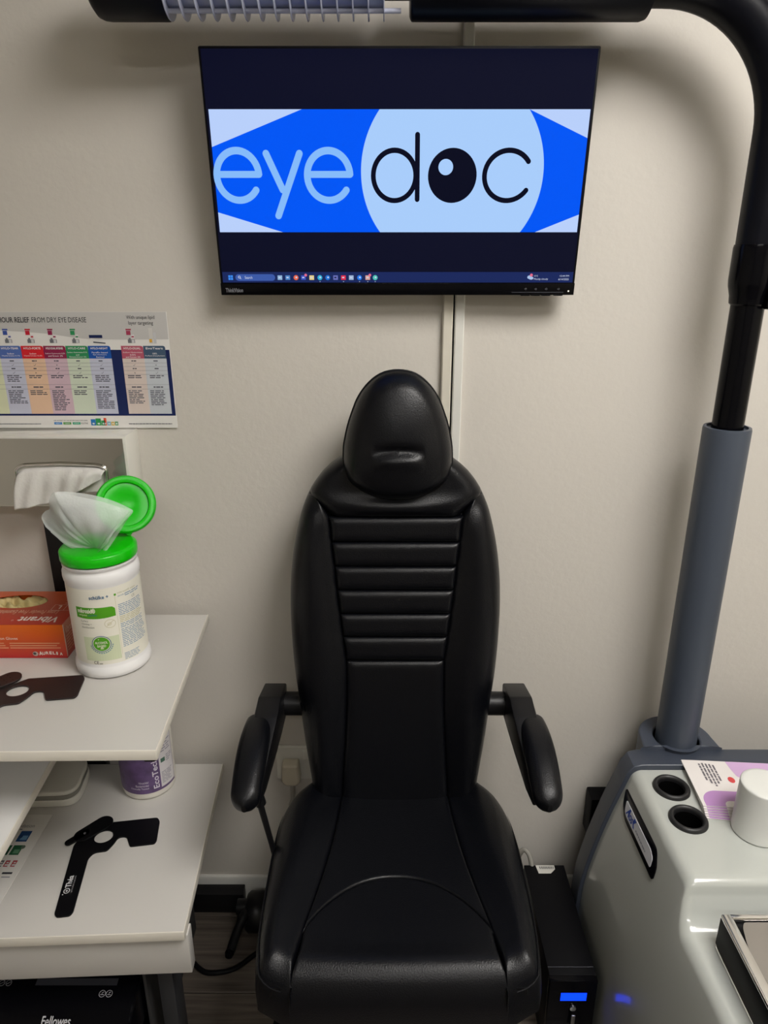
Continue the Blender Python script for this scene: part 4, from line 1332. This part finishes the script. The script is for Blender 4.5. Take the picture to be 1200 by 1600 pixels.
# second occluder: same shape, on the shelf
src = [Vector((-.5540, 1.1060)), Vector((-.4462, 1.0953))]
dst = [Vector((-.6266, 1.0407)), Vector((-.5180, 1.0280))]
a_ = math.atan2(*(dst[1] - dst[0]).yx) - math.atan2(*(src[1] - src[0]).yx)
def tf2(p, a_=a_):
    d = Vector(p) - src[0]
    return dst[0] + Vector((d.x * cos(a_) - d.y * sin(a_), d.x * sin(a_) + d.y * cos(a_)))
inv = lambda p: tuple(src[0] + Matrix.Rotation(-a_, 2) @ (Vector(p) - dst[0]))
flap_up = [inv(p) for p in capsule((-.7000, 1.0250), (-.6560, 1.0760), .0150, .0185)]
o2, pd2, fl2 = occluder('eye_occluder', 'brown black eye occluder on the shelf desk by the orange box', tf2, .8001, M_OCC2, flap_up)
g = []
for i in range(6):
    for j in range(3):
        p = Vector((-.690, 1.036)).lerp(Vector((-.656, 1.0755)), i / 5) + Vector((.0075, -.0065)) * (j - 1)
        g.append(([Vector((p.x + .0009 * cos(t * pi / 3), p.y + .0009 * sin(t * pi / 3), .80665)) for t in range(6)], [list(range(6))]))
mk('pinholes', *join(g), M_VOID, fl2, kind='stuff')

# ------------------------------------------------------------------ white device, black bits, leaflet on the lower desk
DV = thing('flat_white_device', 'flat rounded white device with a grey band behind the tray', 'device', (-.77, 1.26, .42))
def rrect(x0, x1, y0, y1, r, n=8):
    return round_poly([(x0, y0), (x1, y0), (x1, y1), (x0, y1)], r, n)
q0 = [(-.90, 1.178), (-.638, 1.190), (-.651, 1.306), (-.90, 1.306)]
def inset(q, d):
    c = Vector((sum(p[0] for p in q) / 4, sum(p[1] for p in q) / 4))
    return [tuple(c + (Vector(p) - c) * (1 - d / (Vector(p) - c).length)) for p in q]
mk('base_shell', *prism_geo(round_poly(q0, .035, 8), .4202, .4370, .003), M_WHITE, DV, smooth=True, angle=40)
mk('grey_band', *prism_geo(round_poly(inset(q0, .0035), .035, 8), .4365, .4470, .0005), mat('band_grey', '#87857f', rough=.5), DV, smooth=True, angle=40)
mk('top_shell', *prism_geo(round_poly(inset(q0, .002), .035, 8), .4465, .4560, .004), M_WHITE, DV, smooth=True, angle=50)
tag(box('black_box', (-.628, -.560, 1.3265, 1.348, .425, .520), M_BLK, bevel=.003), 'small black box against the wall behind the purple labelled tub', 'box')
ms = geo_lathe([(.0001, .022), (.014, .021), (.025, .016), (.030, .008), (.030, .001), (.028, 0)], (0, 0, 0), 28)
tag(mk('computer_mouse', [Vector((-.658 + p[0] * 1.0, 1.112 + p[1] * 1.6, .6402 + p[2] * 1.2)) for p in ms[0]], ms[1], M_BLK, smooth=True, angle=60), 'small black rounded device on the tray under the shelf desk', 'mouse')
LFL = thing('desk_leaflet', 'white leaflet with small product pictures under the tray edge', 'leaflet', (-.76, 1.03, .42))
mk('sheet', *geo_box(-.865, -.6815, .870, 1.166, .4203, .4212), M_PAPER, LFL)
LF = Plane((0, 0, .4213), (1, 0, 0), (0, 1, 0))
text('lettering', LF, 'Foundation', (-.7500, 1.1310, -.7040, 1.1395), ink('#6c6c74'), LFL, .0001)
mk('small_print', *small_print(LF, (-.7480, 1.1235, -.7240, 1.1275), 1, .8, .0001, 2, ragged=0), ink('#8c8c94'), LFL, kind='stuff')
def pic(b, hc, inner):
    rects('product_picture', LF, [b], ink(hc), LFL, .0002)
    rects('product_picture', LF, [(b[0] + (b[2] - b[0]) * .3, b[1] + (b[3] - b[1]) * .15, b[0] + (b[2] - b[0]) * .9, b[1] + (b[3] - b[1]) * .55)], ink(inner), LFL, .0004)
pic((-.7235, 1.0940, -.7020, 1.1215), '#1f4a80', '#6f9ac0')
mk('product_picture', *disc_geo(LF, -.7190, 1.1070, .0045, .0055, .0006, 14), ink('#173a68'), LFL)
pic((-.7360, 1.0610, -.7235, 1.0850), '#1f5a38', '#173f2a')
pic((-.7205, 1.0610, -.7020, 1.0850), '#1f5a38', '#5f8f70')
mk('product_picture', *disc_geo(LF, -.7010, 1.0800, .0042, .0048, .0006, 14), ink('#5a6a5c'), LFL)
for u, hc in ((-.7290, '#55555c'), (-.7175, '#a2383c'), (-.7040, '#a2383c')):
    rects('product_picture', LF, [(u, 1.0330, u + .0085, 1.0480)], ink(hc), LFL, .0002)
    rects('product_picture', LF, [(u + .002, 1.0350, u + .009, 1.0390), (u + .003, 1.0410, u + .007, 1.0440)], ink('#c8c4c4'), LFL, .0004)
rects('product_picture', LF, [(-.7110, 1.0160, -.6920, 1.0205)], ink('#24242c'), LFL, .0002)
rects('product_picture', LF, [(-.7080, 1.0080, -.6920, 1.0105), (-.7290, 1.0120, -.7170, 1.0230)], ink('#8a8a92'), LFL, .0002)

# ------------------------------------------------------------------ wall socket, plug and lead
SK = thing('wall_socket', 'white wall socket plate behind the left armrest', 'socket', (-.20, WY, .36))
v, f = prism_geo(rrect(-.2475, -.1585, .363, .452, .004), -.0045, .0045, .002)
plate = mk('socket_plate', [Vector((p.x, WY - .0045 - p.z, p.y)) for p in v], f, M_WHITE, SK, smooth=True, angle=40)
box('switch', (-.186, -.172, WY - .013, WY - .008, .420, .443), M_WHITEGLOSS, SK, bevel=.0015)
PG_ = thing('mains_plug', 'cream mains plug with a twisted lead in the wall socket', 'plug', (-.21, WY - .01, .28))
v, f = prism_geo(round_poly([(-.233, .378), (-.225, .366), (-.198, .366), (-.190, .378), (-.193, .424), (-.230, .424)], .006, 5), 0, .030, .006)
mk('plug_body', [Vector((p.x, WY - .0095 - p.z, p.y)) for p in v], f, mat('plug_cream', '#cfc6b2', rough=.4), PG_, smooth=True, angle=50)
tube('lead', spline([(-.211, WY - .022, .369), (-.211, WY - .022, .345), (-.212, WY - .022, .318), (-.218, WY - .022, .300), (-.211, WY - .022, .288), (-.216, WY - .02, .270), (-.222, WY - .02, .18), (-.21, WY - .03, .05), (-.18, WY - .05, .008)], 6), .0042, mat('lead_grey', '#a8a49c', rough=.5), PG_, seg=8)
tube('cable_twist', spline([(-.220, WY - .018, .300), (-.213, WY - .030, .296), (-.206, WY - .02, .292), (-.216, WY - .012, .286), (-.221, WY - .026, .282), (-.212, WY - .030, .278)], 5), .0025, mat('lead_grey', '#a8a49c'), PG_, seg=6)

# ------------------------------------------------------------------ floor: castor foot with lever, black cable, shredder
CA = thing('brake_lever', 'black brake lever and hub on the floor between desk and chair', 'lever', (-.31, 1.27, 0))
lathe('hub', [(.0001, -.022), (.040, -.022), (.045, -.016), (.045, .016), (.040, .022), (.0001, .022)], (-.300, 1.262, .0455), M_BLKM, CA, seg=32, axis='X')
tube('axle', [(-.345, 1.262, .060), (-.235, 1.262, .060)], .018, M_BLKM, CA, seg=16)
tube('lever_arm', spline([(-.300, 1.252, .066), (-.320, 1.236, .068), (-.333, 1.203, .058), (-.342, 1.160, .046)], 6), [.016] * 4 + [.0125] * 6 + [.010] * 9, M_BLKM, CA, seg=14)
lathe('lever_tip', [(.0001, -.010), (.008, -.008), (.0105, 0), (.008, .008), (.0001, .010)], (-.3435, 1.156, .0445), M_BLKG, CA, seg=16, axis='Y')
tag(tube('floor_cable', spline([(-.46, 1.22, .006), (-.437, 1.175, .006), (-.410, 1.148, .006), (-.383, 1.139, .006), (-.335, 1.1484, .006), (-.2916, 1.1856, .006), (-.24, 1.23, .006), (-.20, 1.25, .006)], 6), .0055, M_BLK, seg=8), 'black cable looping over the wooden floor below the desk', 'cable')

SH = thing('paper_shredder', 'black paper shredder standing under the lower desk', 'shredder', (-.62, .98, 0))
box('bin', (-.80, -.462, .885, 1.13, 0, .165), M_BLKG, SH, bevel=.012, seg=3)
prof = [(.868, .150), (.862, .175), (.866, .200), (.880, .222), (.898, .232), (.905, .236), (.955, .246), (.960, .250), (1.10, .252), (1.135, .240), (1.14, .150)]
bm = bmesh.new()
va = [bm.verts.new((-.815, y, z)) for y, z in prof]; vb = [bm.verts.new((-.450, y, z)) for y, z in prof]
bm.faces.new(va); bm.faces.new(vb)
for i in range(len(prof)):
    j = (i + 1) % len(prof)
    bm.faces.new((va[i], va[j], vb[j], vb[i]))
bmesh.ops.recalc_face_normals(bm, faces=bm.faces)
bmesh.ops.bevel(bm, geom=[e for e in bm.edges if abs(e.verts[0].co.x - e.verts[1].co.x) < 1e-6], offset=.004, segments=2, affect='EDGES')
head = mk('shredder_head', *from_bm(bm), M_BLKG, SH, smooth=True, angle=40)
SP = Plane((-.62, .905, .2365), (1, 0, 0), (0, .98, .196))
rects('paper_slot', SP, [(-.02, .030, .130, .042)], mat('slot_grey', '#3c3d44', rough=.4), head, .0008)
for k_ in range(7):
    mk('icon', *join([ring_geo(SP, -.145 + k_ * .0125, .034, .005, .005, .0008, .001, 18), line_geo(SP, (-.148 + k_ * .0125, .032), (-.142 + k_ * .0125, .036), .0009, .001, False)]), ink('#9a9aa0'), head)
for k_ in range(2):
    mk('icon', *join([ring_geo(SP, .108 + k_ * .0125, .016, .0056, .0056, .0009, .001, 20), line_geo(SP, (.105 + k_ * .0125, .0145), (.111 + k_ * .0125, .0145), .0010, .001, False), line_geo(SP, (.107 + k_ * .0125, .0165), (.110 + k_ * .0125, .019), .0012, .001, False)]), ink('#9a9aa0'), head)
SF = Plane((-.62, .8765, .2197), (1, 0, 0), (0, .874, .486))
text('lettering', SF, 'Fellowes', (.0130, .0, .0640, .0145), ink('#b4b4b8'), head, .0020, bold=.0003)

# ------------------------------------------------------------------ right: instrument stand
US = thing('instrument_stand', 'glossy light grey moulded instrument stand with dark grey back shell', 'instrument stand', (.75, .85, 0))
FL = sorted([(.56, .503), (.54, .497), (.445, .468), (.390, .4535), (.333, .4405), (.258, .4270), (.18, .4225), (0, .420)])
def flare(z):
    return interp(FL, z)
def deck(y):                                      # height of the top: rear deck, soft step, front deck
    ZA, ZB = .540, .4755
    if y > .905:
        return ZA
    if y > .885:
        t = (.905 - y) / .020
        return ZA - .020 * (1 - sqrt(max(0, 1 - t * t)))
    if y > .868:
        t = (.885 - y) / .017
        return ZA - .020 + (ZB + .018 - ZA + .020) * t
    if y > .840:
        t = (y - .840) / .028
        return ZB + .018 * t * t
    return ZB
ys = [.30, .305, .315, .34, .45, .55, .65, .75, .80, .83] + [.84 + .028 * i / 8 for i in range(8)] + [.868 + .017 * i / 5 for i in range(5)] + [.885 + .020 * i / 8 for i in range(9)] + [.92, .98, 1.04, 1.10, 1.158]
XR = 1.12
V, Fc, per = [], [], None
for y in ys:
    zt = deck(y)
    off_ = .012 * max(0, min(1, (.95 - y) / .25))
    if y < .34:
        zt -= .03 * (1 - sqrt(max(0, 1 - ((.34 - y) / .04) ** 2)))
    r = .016
    pts = []
    for i in range(14):
        z = (zt - r) * i / 13
        pts.append((flare(z) + off_, z))
    bx = flare(zt - r) + off_
    sl = (flare(zt) - flare(zt - r))
    for i in range(1, 9):
        a = pi - (pi / 2) * i / 8
        pts.append((bx + sl * sin(pi / 2 * i / 8) + r + r * cos(a), zt - r + r * sin(a)))
    for i in range(1, 9):
        pts.append((bx + sl + r + (XR - r - bx - sl - r) * i / 9, zt))
    for i in range(0, 7):
        a = pi / 2 - pi / 2 * i / 6
        pts.append((XR - r + r * cos(a), zt - r + r * sin(a)))
    pts.append((XR + .03, .15)); pts.append((XR + .03, 0))
    per = len(pts)
    V += [(x, y, z) for x, z in pts]
for j in range(len(ys) - 1):
    for i in range(per):
        k_ = (i + 1) % per
        Fc.append((j * per + i, j * per + k_, (j + 1) * per + k_, (j + 1) * per + i))
Fc += [list(range(per)), [(len(ys) - 1) * per + i for i in range(per)][::-1]]
ub = mk('stand_body', V, Fc, M_UNIT, US, smooth=True, angle=60)
bm = bmesh.new(); bm.from_mesh(ub.data); bmesh.ops.recalc_face_normals(bm, faces=bm.faces); bm.to_mesh(ub.data); bm.free()
HOLES = [(.5520, 1.106), (.5515, 1.0245)]
cut_src = []
for hx, hy in HOLES:
    cut_src.append(geo_lathe([(.0265, .44), (.0265, .60)], (hx, hy, 0), 40))
cv, cf = join(cut_src)
cutter = mk('cutter', cv, cf, M_UNIT, US)
bm = bmesh.new(); bm.from_mesh(cutter.data); bmesh.ops.recalc_face_normals(bm, faces=bm.faces); bm.to_mesh(cutter.data); bm.free()
bo = ub.modifiers.new('wells', 'BOOLEAN'); bo.object = cutter; bo.operation = 'DIFFERENCE'; bo.solver = 'EXACT'
dg = bpy.context.evaluated_depsgraph_get()
nm = bpy.data.meshes.new_from_object(ub.evaluated_get(dg))
ub.modifiers.clear()
nm.set_sharp_from_angle(angle=radians(60))
ub.data = nm
bpy.data.objects.remove(cutter)
for hx, hy in HOLES:
    w_ = lathe('instrument_well', [(.0239, .537), (.0235, .455), (.0001, .450)], (hx, hy, 0), M_VOID, US, seg=36, closed=False)
    ring = [(.0240 + .0105 * (1 - cos(pi * t / 10)) / 2, .540 + .0075 * sin(pi * t / 10)) for t in range(11)]
    lathe('grommet', [(.0240, .532)] + ring + [(.0345, .5385)], (hx, hy, 0), M_RUBBER, w_, seg=48, closed=False)
# back shell
V, Fc = [], []
zz = [0, .06, .12, .18, .22, .258, .30, .333, .36, .39, .42, .445, .47, .50, .53]
outl = [(flare(z) - .007, z) for z in zz] + [(flare(.54) + .001, .546), (flare(.55) + .014, .5505), (XR - .01, .5505), (XR + .03, .52), (XR + .04, 0)]
st_ = [(1.1585, 0.0), (1.160, -.001), (1.205, 0), (1.215, .006)]
for y, ins in st_:
    for i, (x, z) in enumerate(outl):
        V.append((x + (ins if x < .8 else -ins), y, z - (ins if z > .5 else 0)))
n = len(outl)
for j in range(3):
    for i in range(n):
        k_ = (i + 1) % n
        Fc.append((j * n + i, j * n + k_, (j + 1) * n + k_, (j + 1) * n + i))
Fc += [list(range(n))[::-1], [3 * n + i for i in range(n)]]
mk('back_shell', V, Fc, M_SLATE, US, smooth=True, angle=30)
# collar that holds the column
PX, PY = .6085, 1.236
v, f = prism_geo([(PX + .074 * cos(t), PY + .074 * sin(t)) for t in (2 * pi * k_ / 48 for k_ in range(24 + 1))] + [(PX - .078, PY - .03), (PX - .083, 1.205), (PX + .083, 1.205), (PX + .078, PY - .03)], .30, .560, .004, [[(PX + .0455 * cos(2 * pi * k_ / 40), PY + .0455 * sin(2 * pi * k_ / 40)) for k_ in range(40)]])
mk('column_collar', v, f, M_SLATE, US, smooth=True, angle=40)
lathe('collar_bore', [(.0452, .555), (.0452, .31), (.0001, .31)], (PX, PY, 0), M_VOID, US, seg=40, closed=False)
# name plaque on the left flank
def PLQ(y, z, h):
    return Vector((flare(z) - h, y, z - .3 * h))
def flank_plate(name, outline, h0, h1, m, parent, bev=0.0):
    n = len(outline)
    c = Vector((sum(p[0] for p in outline) / n, sum(p[1] for p in outline) / n))
    V = []
    for h, s in ((h0, 1.0), (h1 - bev, 1.0), (h1, 1.0 - bev * 20)):
        for p in outline:
            q = c + (Vector(p) - c) * s
            V.append(PLQ(q.x, q.y, h))
    F_ = []
    for k_ in range(2):
        for i in range(n):
            j = (i + 1) % n
            F_.append((k_ * n + i, k_ * n + j, (k_ + 1) * n + j, (k_ + 1) * n + i))
    F_ += [[2 * n + i for i in range(n)], list(range(n))[::-1]]
    return mk(name, V, F_, m, parent, smooth=True, angle=40)
PO_ = round_poly([(1.150, .503), (1.134, .476), (1.110, .4640), (.961, .4665), (.966, .486), (.988, .508)], [.006, .014, .016, .004, .008, .010], 5)
pq = flank_plate('name_plaque', PO_, -.002, .0030, M_BLKG, US, .0008)
PI_ = round_poly([(1.128, .4940), (1.118, .4770), (1.106, .4735), (.978, .4765), (.984, .4925), (1.00, .4975)], .005, 4)
wq = flank_plate('name_card', PI_, .0025, .0038, ink('#c5c6cc'), pq)
LB = ink('#24439a')
def flank_poly(name, pl, m, parent, h=.0042):
    return mk(name, [PLQ(y, z, h) for y, z in pl], [list(range(len(pl)))], m, parent)
def flank_fr(u, v, h):                           # u runs towards the camera
    return PLQ(1.110 - u, .478 + v, .0042 + h)
flank_poly('logo_mark', [(1.112, .4775), (1.103, .4935), (1.0985, .4935), (1.097, .4775), (1.101, .4775), (1.1025, .4830), (1.1060, .4830), (1.1075, .4775)], LB, wq)
text('lettering', flank_fr, 'OS', (.0140, .001, .0300, .0105), LB, wq, .0003, bold=.0005)
flank_poly('logo_mark', [(1.0790, .4935), (1.0680, .4935), (1.0740, .4850), (1.0660, .4790), (1.0720, .4780), (1.0800, .4850)], LB, wq)
mk('small_print', *small_print(flank_fr, (.050, .003, .105, .006), 1, .7, .0003, 4), ink('#6a6c7c'), wq, kind='stuff')

# ------------------------------------------------------------------ overhead lamp on its column
LP = thing('overhead_lamp', 'black overhead lamp arm on a slate grey column beside the monitor', 'lamp', (PX, PY, .31))
lathe('column_sleeve', [(.0001, .312), (.0400, .312), (.0405, .32), (.0405, 1.214), (.0395, 1.218), (.0345, 1.2185), (.0340, 1.214), (.0290, 1.212), (.0001, 1.212)], (PX, PY, 0), M_SLATE2, LP, seg=56)
lathe('set_screw', [(.0001, .043), (.004, .0425), (.004, .038)], (PX, PY, 1.155), M_BLK, LP, seg=10, axis='X')
tube('pole', [(PX, PY, 1.20), (PX, PY, 1.35), (PX, PY, 1.50)], .0265, M_BLKG, LP, seg=40)
cl = lathe('clamp', [(.0268, 1.425), (.0300, 1.428), (.0310, 1.440), (.0350, 1.455), (.0360, 1.465), (.0360, 1.515), (.0350, 1.520), (.0300, 1.521)], (PX, PY, 0), M_BLKG, LP, seg=40)
box('clamp_lever', (PX + .020, PX + .031, PY - .040, PY - .030, 1.495, 1.545), M_BLKG, cl, bevel=.003)
box('clamp_block', (PX + .012, PX + .042, PY - .042, PY - .02, 1.42, 1.50), M_BLKG, cl, bevel=.005)
LZ, AR = 1.880, .0335
R_ = .195
path = [(PX, PY, 1.50), (PX, PY, LZ - R_)] + [(PX - R_ + R_ * cos(pi / 2 * k_ / 20), PY, LZ - R_ + R_ * sin(pi / 2 * k_ / 20)) for k_ in range(1, 21)] + [(.37, PY, LZ)]
tube('arm', path, AR, M_LAMPBLK, LP, seg=40)
LR = .0500
bd = lathe('lamp_housing', [(.0001, .038), (.044, .038), (.0475, .0395), (LR - .0005, .041), (LR, .043), (LR, .380), (LR - .002, .3865), (.040, .389), (.0001, .389)], (0, PY, LZ), M_LAMPBLK, LP, seg=56, axis='X')
lathe('end_cap', [(.0001, -.4270), (.038, -.4265), (.046, -.4210), (.0490, -.4140), (LR, -.405), (LR, -.320), (.048, -.317), (.0001, -.317)], (0, PY, LZ), M_LAMPBLK, LP, seg=56, axis='X')
lathe('lamp_tube', [(.0001, -.316), (.0350, -.316), (.0365, -.312), (.0365, -.01), (.0350, .0), (.0001, .0)], (0, PY, LZ), M_TUBEGL, LP, seg=48, axis='X')
lathe('lamp_socket', [(.0001, -.002), (.0240, -.002), (.0240, .040), (.0001, .040)], (0, PY, LZ), M_LAMPBLK, LP, seg=32, axis='X')
tube('reflector_rod', [(-.317, PY - .008, LZ - .0395), (.025, PY - .008, LZ - .0395)], .0035, M_FIN, LP, seg=8)
fin0 = lathe('fin', [(.0362, -.0009), (.0490, -.0009), (.0495, 0), (.0490, .0009), (.0362, .0009)], (-.3165, PY, LZ), M_FIN, LP, seg=48, axis='X', closed=False)
for k_ in range(1, 15):
    c = fin0.copy()
    COL.objects.link(c)
    c.parent = LP
    c.location = (k_ * .0226, 0, 0)

# ------------------------------------------------------------------ things on the stand
CU = Vector((.6625, 1.000, .5408))
cup = thing('white_canister', 'white round ceramic canister standing on the grey instrument stand', 'canister', CU)
lathe('canister_body', [(.0001, .0), (.0405, .0), (.0420, .0015), (.0420, .004), (.0416, .006), (.0412, .097), (.0408, .0995), (.0398, .1008), (.034, .1014), (.0001, .1016)], CU, mat('ceramic_white', '#d3d4d0', rough=.30, spec=.5), cup, seg=64, angle=50)
nz_ = slab(Plane(CU + Vector((.030, -.0285, .018)), (.73, .68, 0), (0, 0, 1)), (-.010, -.010, .022, .012), -.003, .0008, .003)
mk('thumb_recess', *nz_, mat('ceramic_white', '#d3d4d0'), cup, smooth=True)

# leaflets: fanned stack, each one its own sheet
lw_, lh_ = .20, .128
ctr = Vector((.690, 1.102))
for i in range(6):
    ang = radians(-4 + (i - 5) * .6)
    d = Vector((.0004 * (5 - i), -.0048 * (5 - i)))
    cc = ctr + d
    z0 = .5404 + i * .0022
    ax, ay = Vector((cos(ang), sin(ang), 0)), Vector((-sin(ang), cos(ang), 0))
    o_ = Vector((cc.x, cc.y, z0 + .0018))
    fr = Plane(o_, ax, ay)
    lbl = ['lowest leaflet of the purple and white stack beside the rubber rings', 'second lowest leaflet of the purple and white stack', 'third leaflet from below in the purple and white stack', 'fourth leaflet from below in the purple and white stack', 'leaflet just under the top one of the purple and white stack', 'topmost purple and white leaflet with printed lines of the stack'][i]
    L = thing('leaflet', lbl, 'leaflet', (cc.x, cc.y, z0), 'purple and white leaflets on the instrument stand')
    mk('sheet', *slab(fr, (-lw_ / 2, -lh_ / 2, lw_ / 2, lh_ / 2), -.0017, 0.0, 0.0), mat('leaflet_paper', '#dfdad8', rough=.35), L)
    VI = ink('#b58abf'); VI2 = ink('#c9a8cf')
    # big curl at the front edge
    x0, y0 = -lw_ / 2 + .006, -lh_ / 2
    outer = [(x0, y0 + .0005)] + [(x0 + .030 - .030 * cos(pi / 2 * k_ / 10), y0 + .012 + .030 * sin(pi / 2 * k_ / 10)) for k_ in range(11)] + [(x0 + .085, y0 + .042), (x0 + .085, y0 + .016), (x0 + .052, y0 + .016)] + [(x0 + .048 - .012 * sin(pi / 2 * k_ / 6), y0 + .004 + .012 * cos(pi / 2 * k_ / 6)) for k_ in range(7)] + [(x0 + .036, y0 + .0005)]
    flat_poly('purple_curl', fr, outer, VI, L, .0002)
    if i == 5:
        flat_poly('purple_field', fr, [(-.015, lh_ / 2 - .0005), (lw_ / 2 - .0005, lh_ / 2 - .0005), (lw_ / 2 - .0005, .01), (.010, .004), (-.008, .022), (-.012, .04)], VI2, L, .0002)
        mk('red_figure', *join([disc_geo(fr, -.022, .010, .0065, .0085, .0004, 18), disc_geo(fr, -.014, -.012, .0035, .0045, .0004, 14)]), ink('#cc4a4c'), L)
        # print lines turned a quarter
        for q in range(5):
            mk('small_print', *small_print(Turn(fr, -.041 - q * .0065, .056), (-.066 + .008 * abs(q - 2), 0, 0, .0036), 1, 1, .0004, 40 + q, ragged=0), ink('#6a656c'), L, kind='stuff')

# controller box on the front deck
CB = thing('control_console', 'chrome framed black console box on the front of the grey stand', 'console', (.66, .68, .4755))
cx0, cx1, cy0, cy1, cz0, cz1 = .523, .80, .50, .828, .4757, .541
box('console_case', (cx0, cx1, cy0, cy1, cz0 + .004, cz1 - .006), mat('console_black', (.002, .002, .0025, 1), rough=.5, spec=.12), CB, bevel=.002)
box('base_rim', (cx0 - .0025, cx1 + .0025, cy0 - .002, cy1 - .006, cz0, cz0 + .005), M_CHROME, CB, bevel=.0015)
g = [geo_box(cx0 - .0005, cx0 + .016, cy0, cy1, cz1 - .007, cz1, .0025), geo_box(cx1 - .016, cx1, cy0, cy1, cz1 - .007, cz1, .0025), geo_box(cx0 + .012, cx1 - .012, cy1 - .010, cy1, cz1 - .007, cz1, .0025), geo_box(cx0 + .012, cx1 - .012, cy0, cy0 + .016, cz1 - .007, cz1, .0025)]
mk('chrome_frame', *join(g), M_CHROME, CB, smooth=True, angle=40)
v, f = prism_geo(round_poly([(cx0 + .016, cy0 + .016), (cx1 - .014, cy0 + .016), (cx1 - .014, cy1 - .012), (cx0 + .030, cy1 - .012), (cx0 + .024, cy1 - .022), (cx0 + .016, cy1 - .055)], .012, 6), cz1 - .008, cz1 - .003, .0006)
mk('steel_panel', v, f, mat('warm_steel', (.42, .40, .38, 1), rough=.25, metal=.9), CB, smooth=True, angle=40)

# ------------------------------------------------------------------ black power unit on the floor
BX = thing('power_unit', 'black electronics case with blue display beside the chair', 'electronics case', (.365, 1.11, 0))
bx0, bx1, by0, by1, bz1 = .318, .409, .975, 1.250, .200
box('case', (bx0, bx1, by0 + .012, by1, .004, bz1), M_BLK, BX, bevel=.0015)
fp = box('front_panel', (bx0 - .0005, bx1 + .0005, by0, by0 + .014, .004, bz1 - .001), M_BLKG, BX, bevel=.002)
rects('seam_line', Plane((0, 0, bz1 + .0002), (1, 0, 0), (0, 1, 0)), [(bx0 + .001, by0 + .028, bx1 - .001, by0 + .0288)], PG, BX, 0)
DP = Plane((0, by0 - .0002, 0), (1, 0, 0), (0, 0, 1))
rects('blue_display', DP, [(.3405, .1475, .3905, .1685)], glow('display_blue', '#0838ff', 2.2), fp, .0004)
mk('lock', *geo_lathe([(.0060, -.004), (.0060, 0)], (.3660, by0 - .0005, .1300), 18, 'Y'), M_STEEL, fp, smooth=True, angle=40)
box('key', (.3625, .3695, by0 - .012, by0 - .0095, .070, .1215), M_STEEL, fp, bevel=.0008)
box('foot', (bx0 + .01, bx1 - .01, by0 + .03, by1 - .03, 0, .005), M_RUBBER, BX, bevel=.001)
sk_ = mk('sticker', [(.344, 1.249, bz1 + .0004), (.386, 1.249, bz1 + .0004), (.386, 1.238, bz1 + .0004), (.374, 1.226, bz1 + .0004), (.347, 1.226, bz1 + .0004)], [(4, 3, 2, 1, 0)], ink('#c4c1ba'), BX)
KP = Plane((0, 0, bz1 + .0006), (1, 0, 0), (0, 1, 0))
rnd = random.Random(2)
bars = []
u = .352
while u < .383:
    w_ = .0005 + rnd.random() * .0014
    bars.append((u, 1.2385, u + w_, 1.2455))
    u += w_ + .0006 + rnd.random() * .001
rects('barcode', KP, bars, ink('#3a3a3e'), sk_, 0)
tag(tube('grey_cable', spline([(.338, 1.246, .19), (.332, 1.262, .215), (.322, 1.272, .222), (.312, 1.275, .205), (.308, 1.282, .15), (.31, 1.30, .04), (.315, 1.31, .006)], 6), .0055, mat('cable_grey', '#8d8a82', rough=.5), seg=10), 'grey cable looping out behind the black electronics case', 'cable')
tag(box('wall_box', (.474, .530, 1.305, WY, .225, .335), M_BLK, bevel=.004), 'black box on the wall behind the left edge of the instrument stand', 'box')
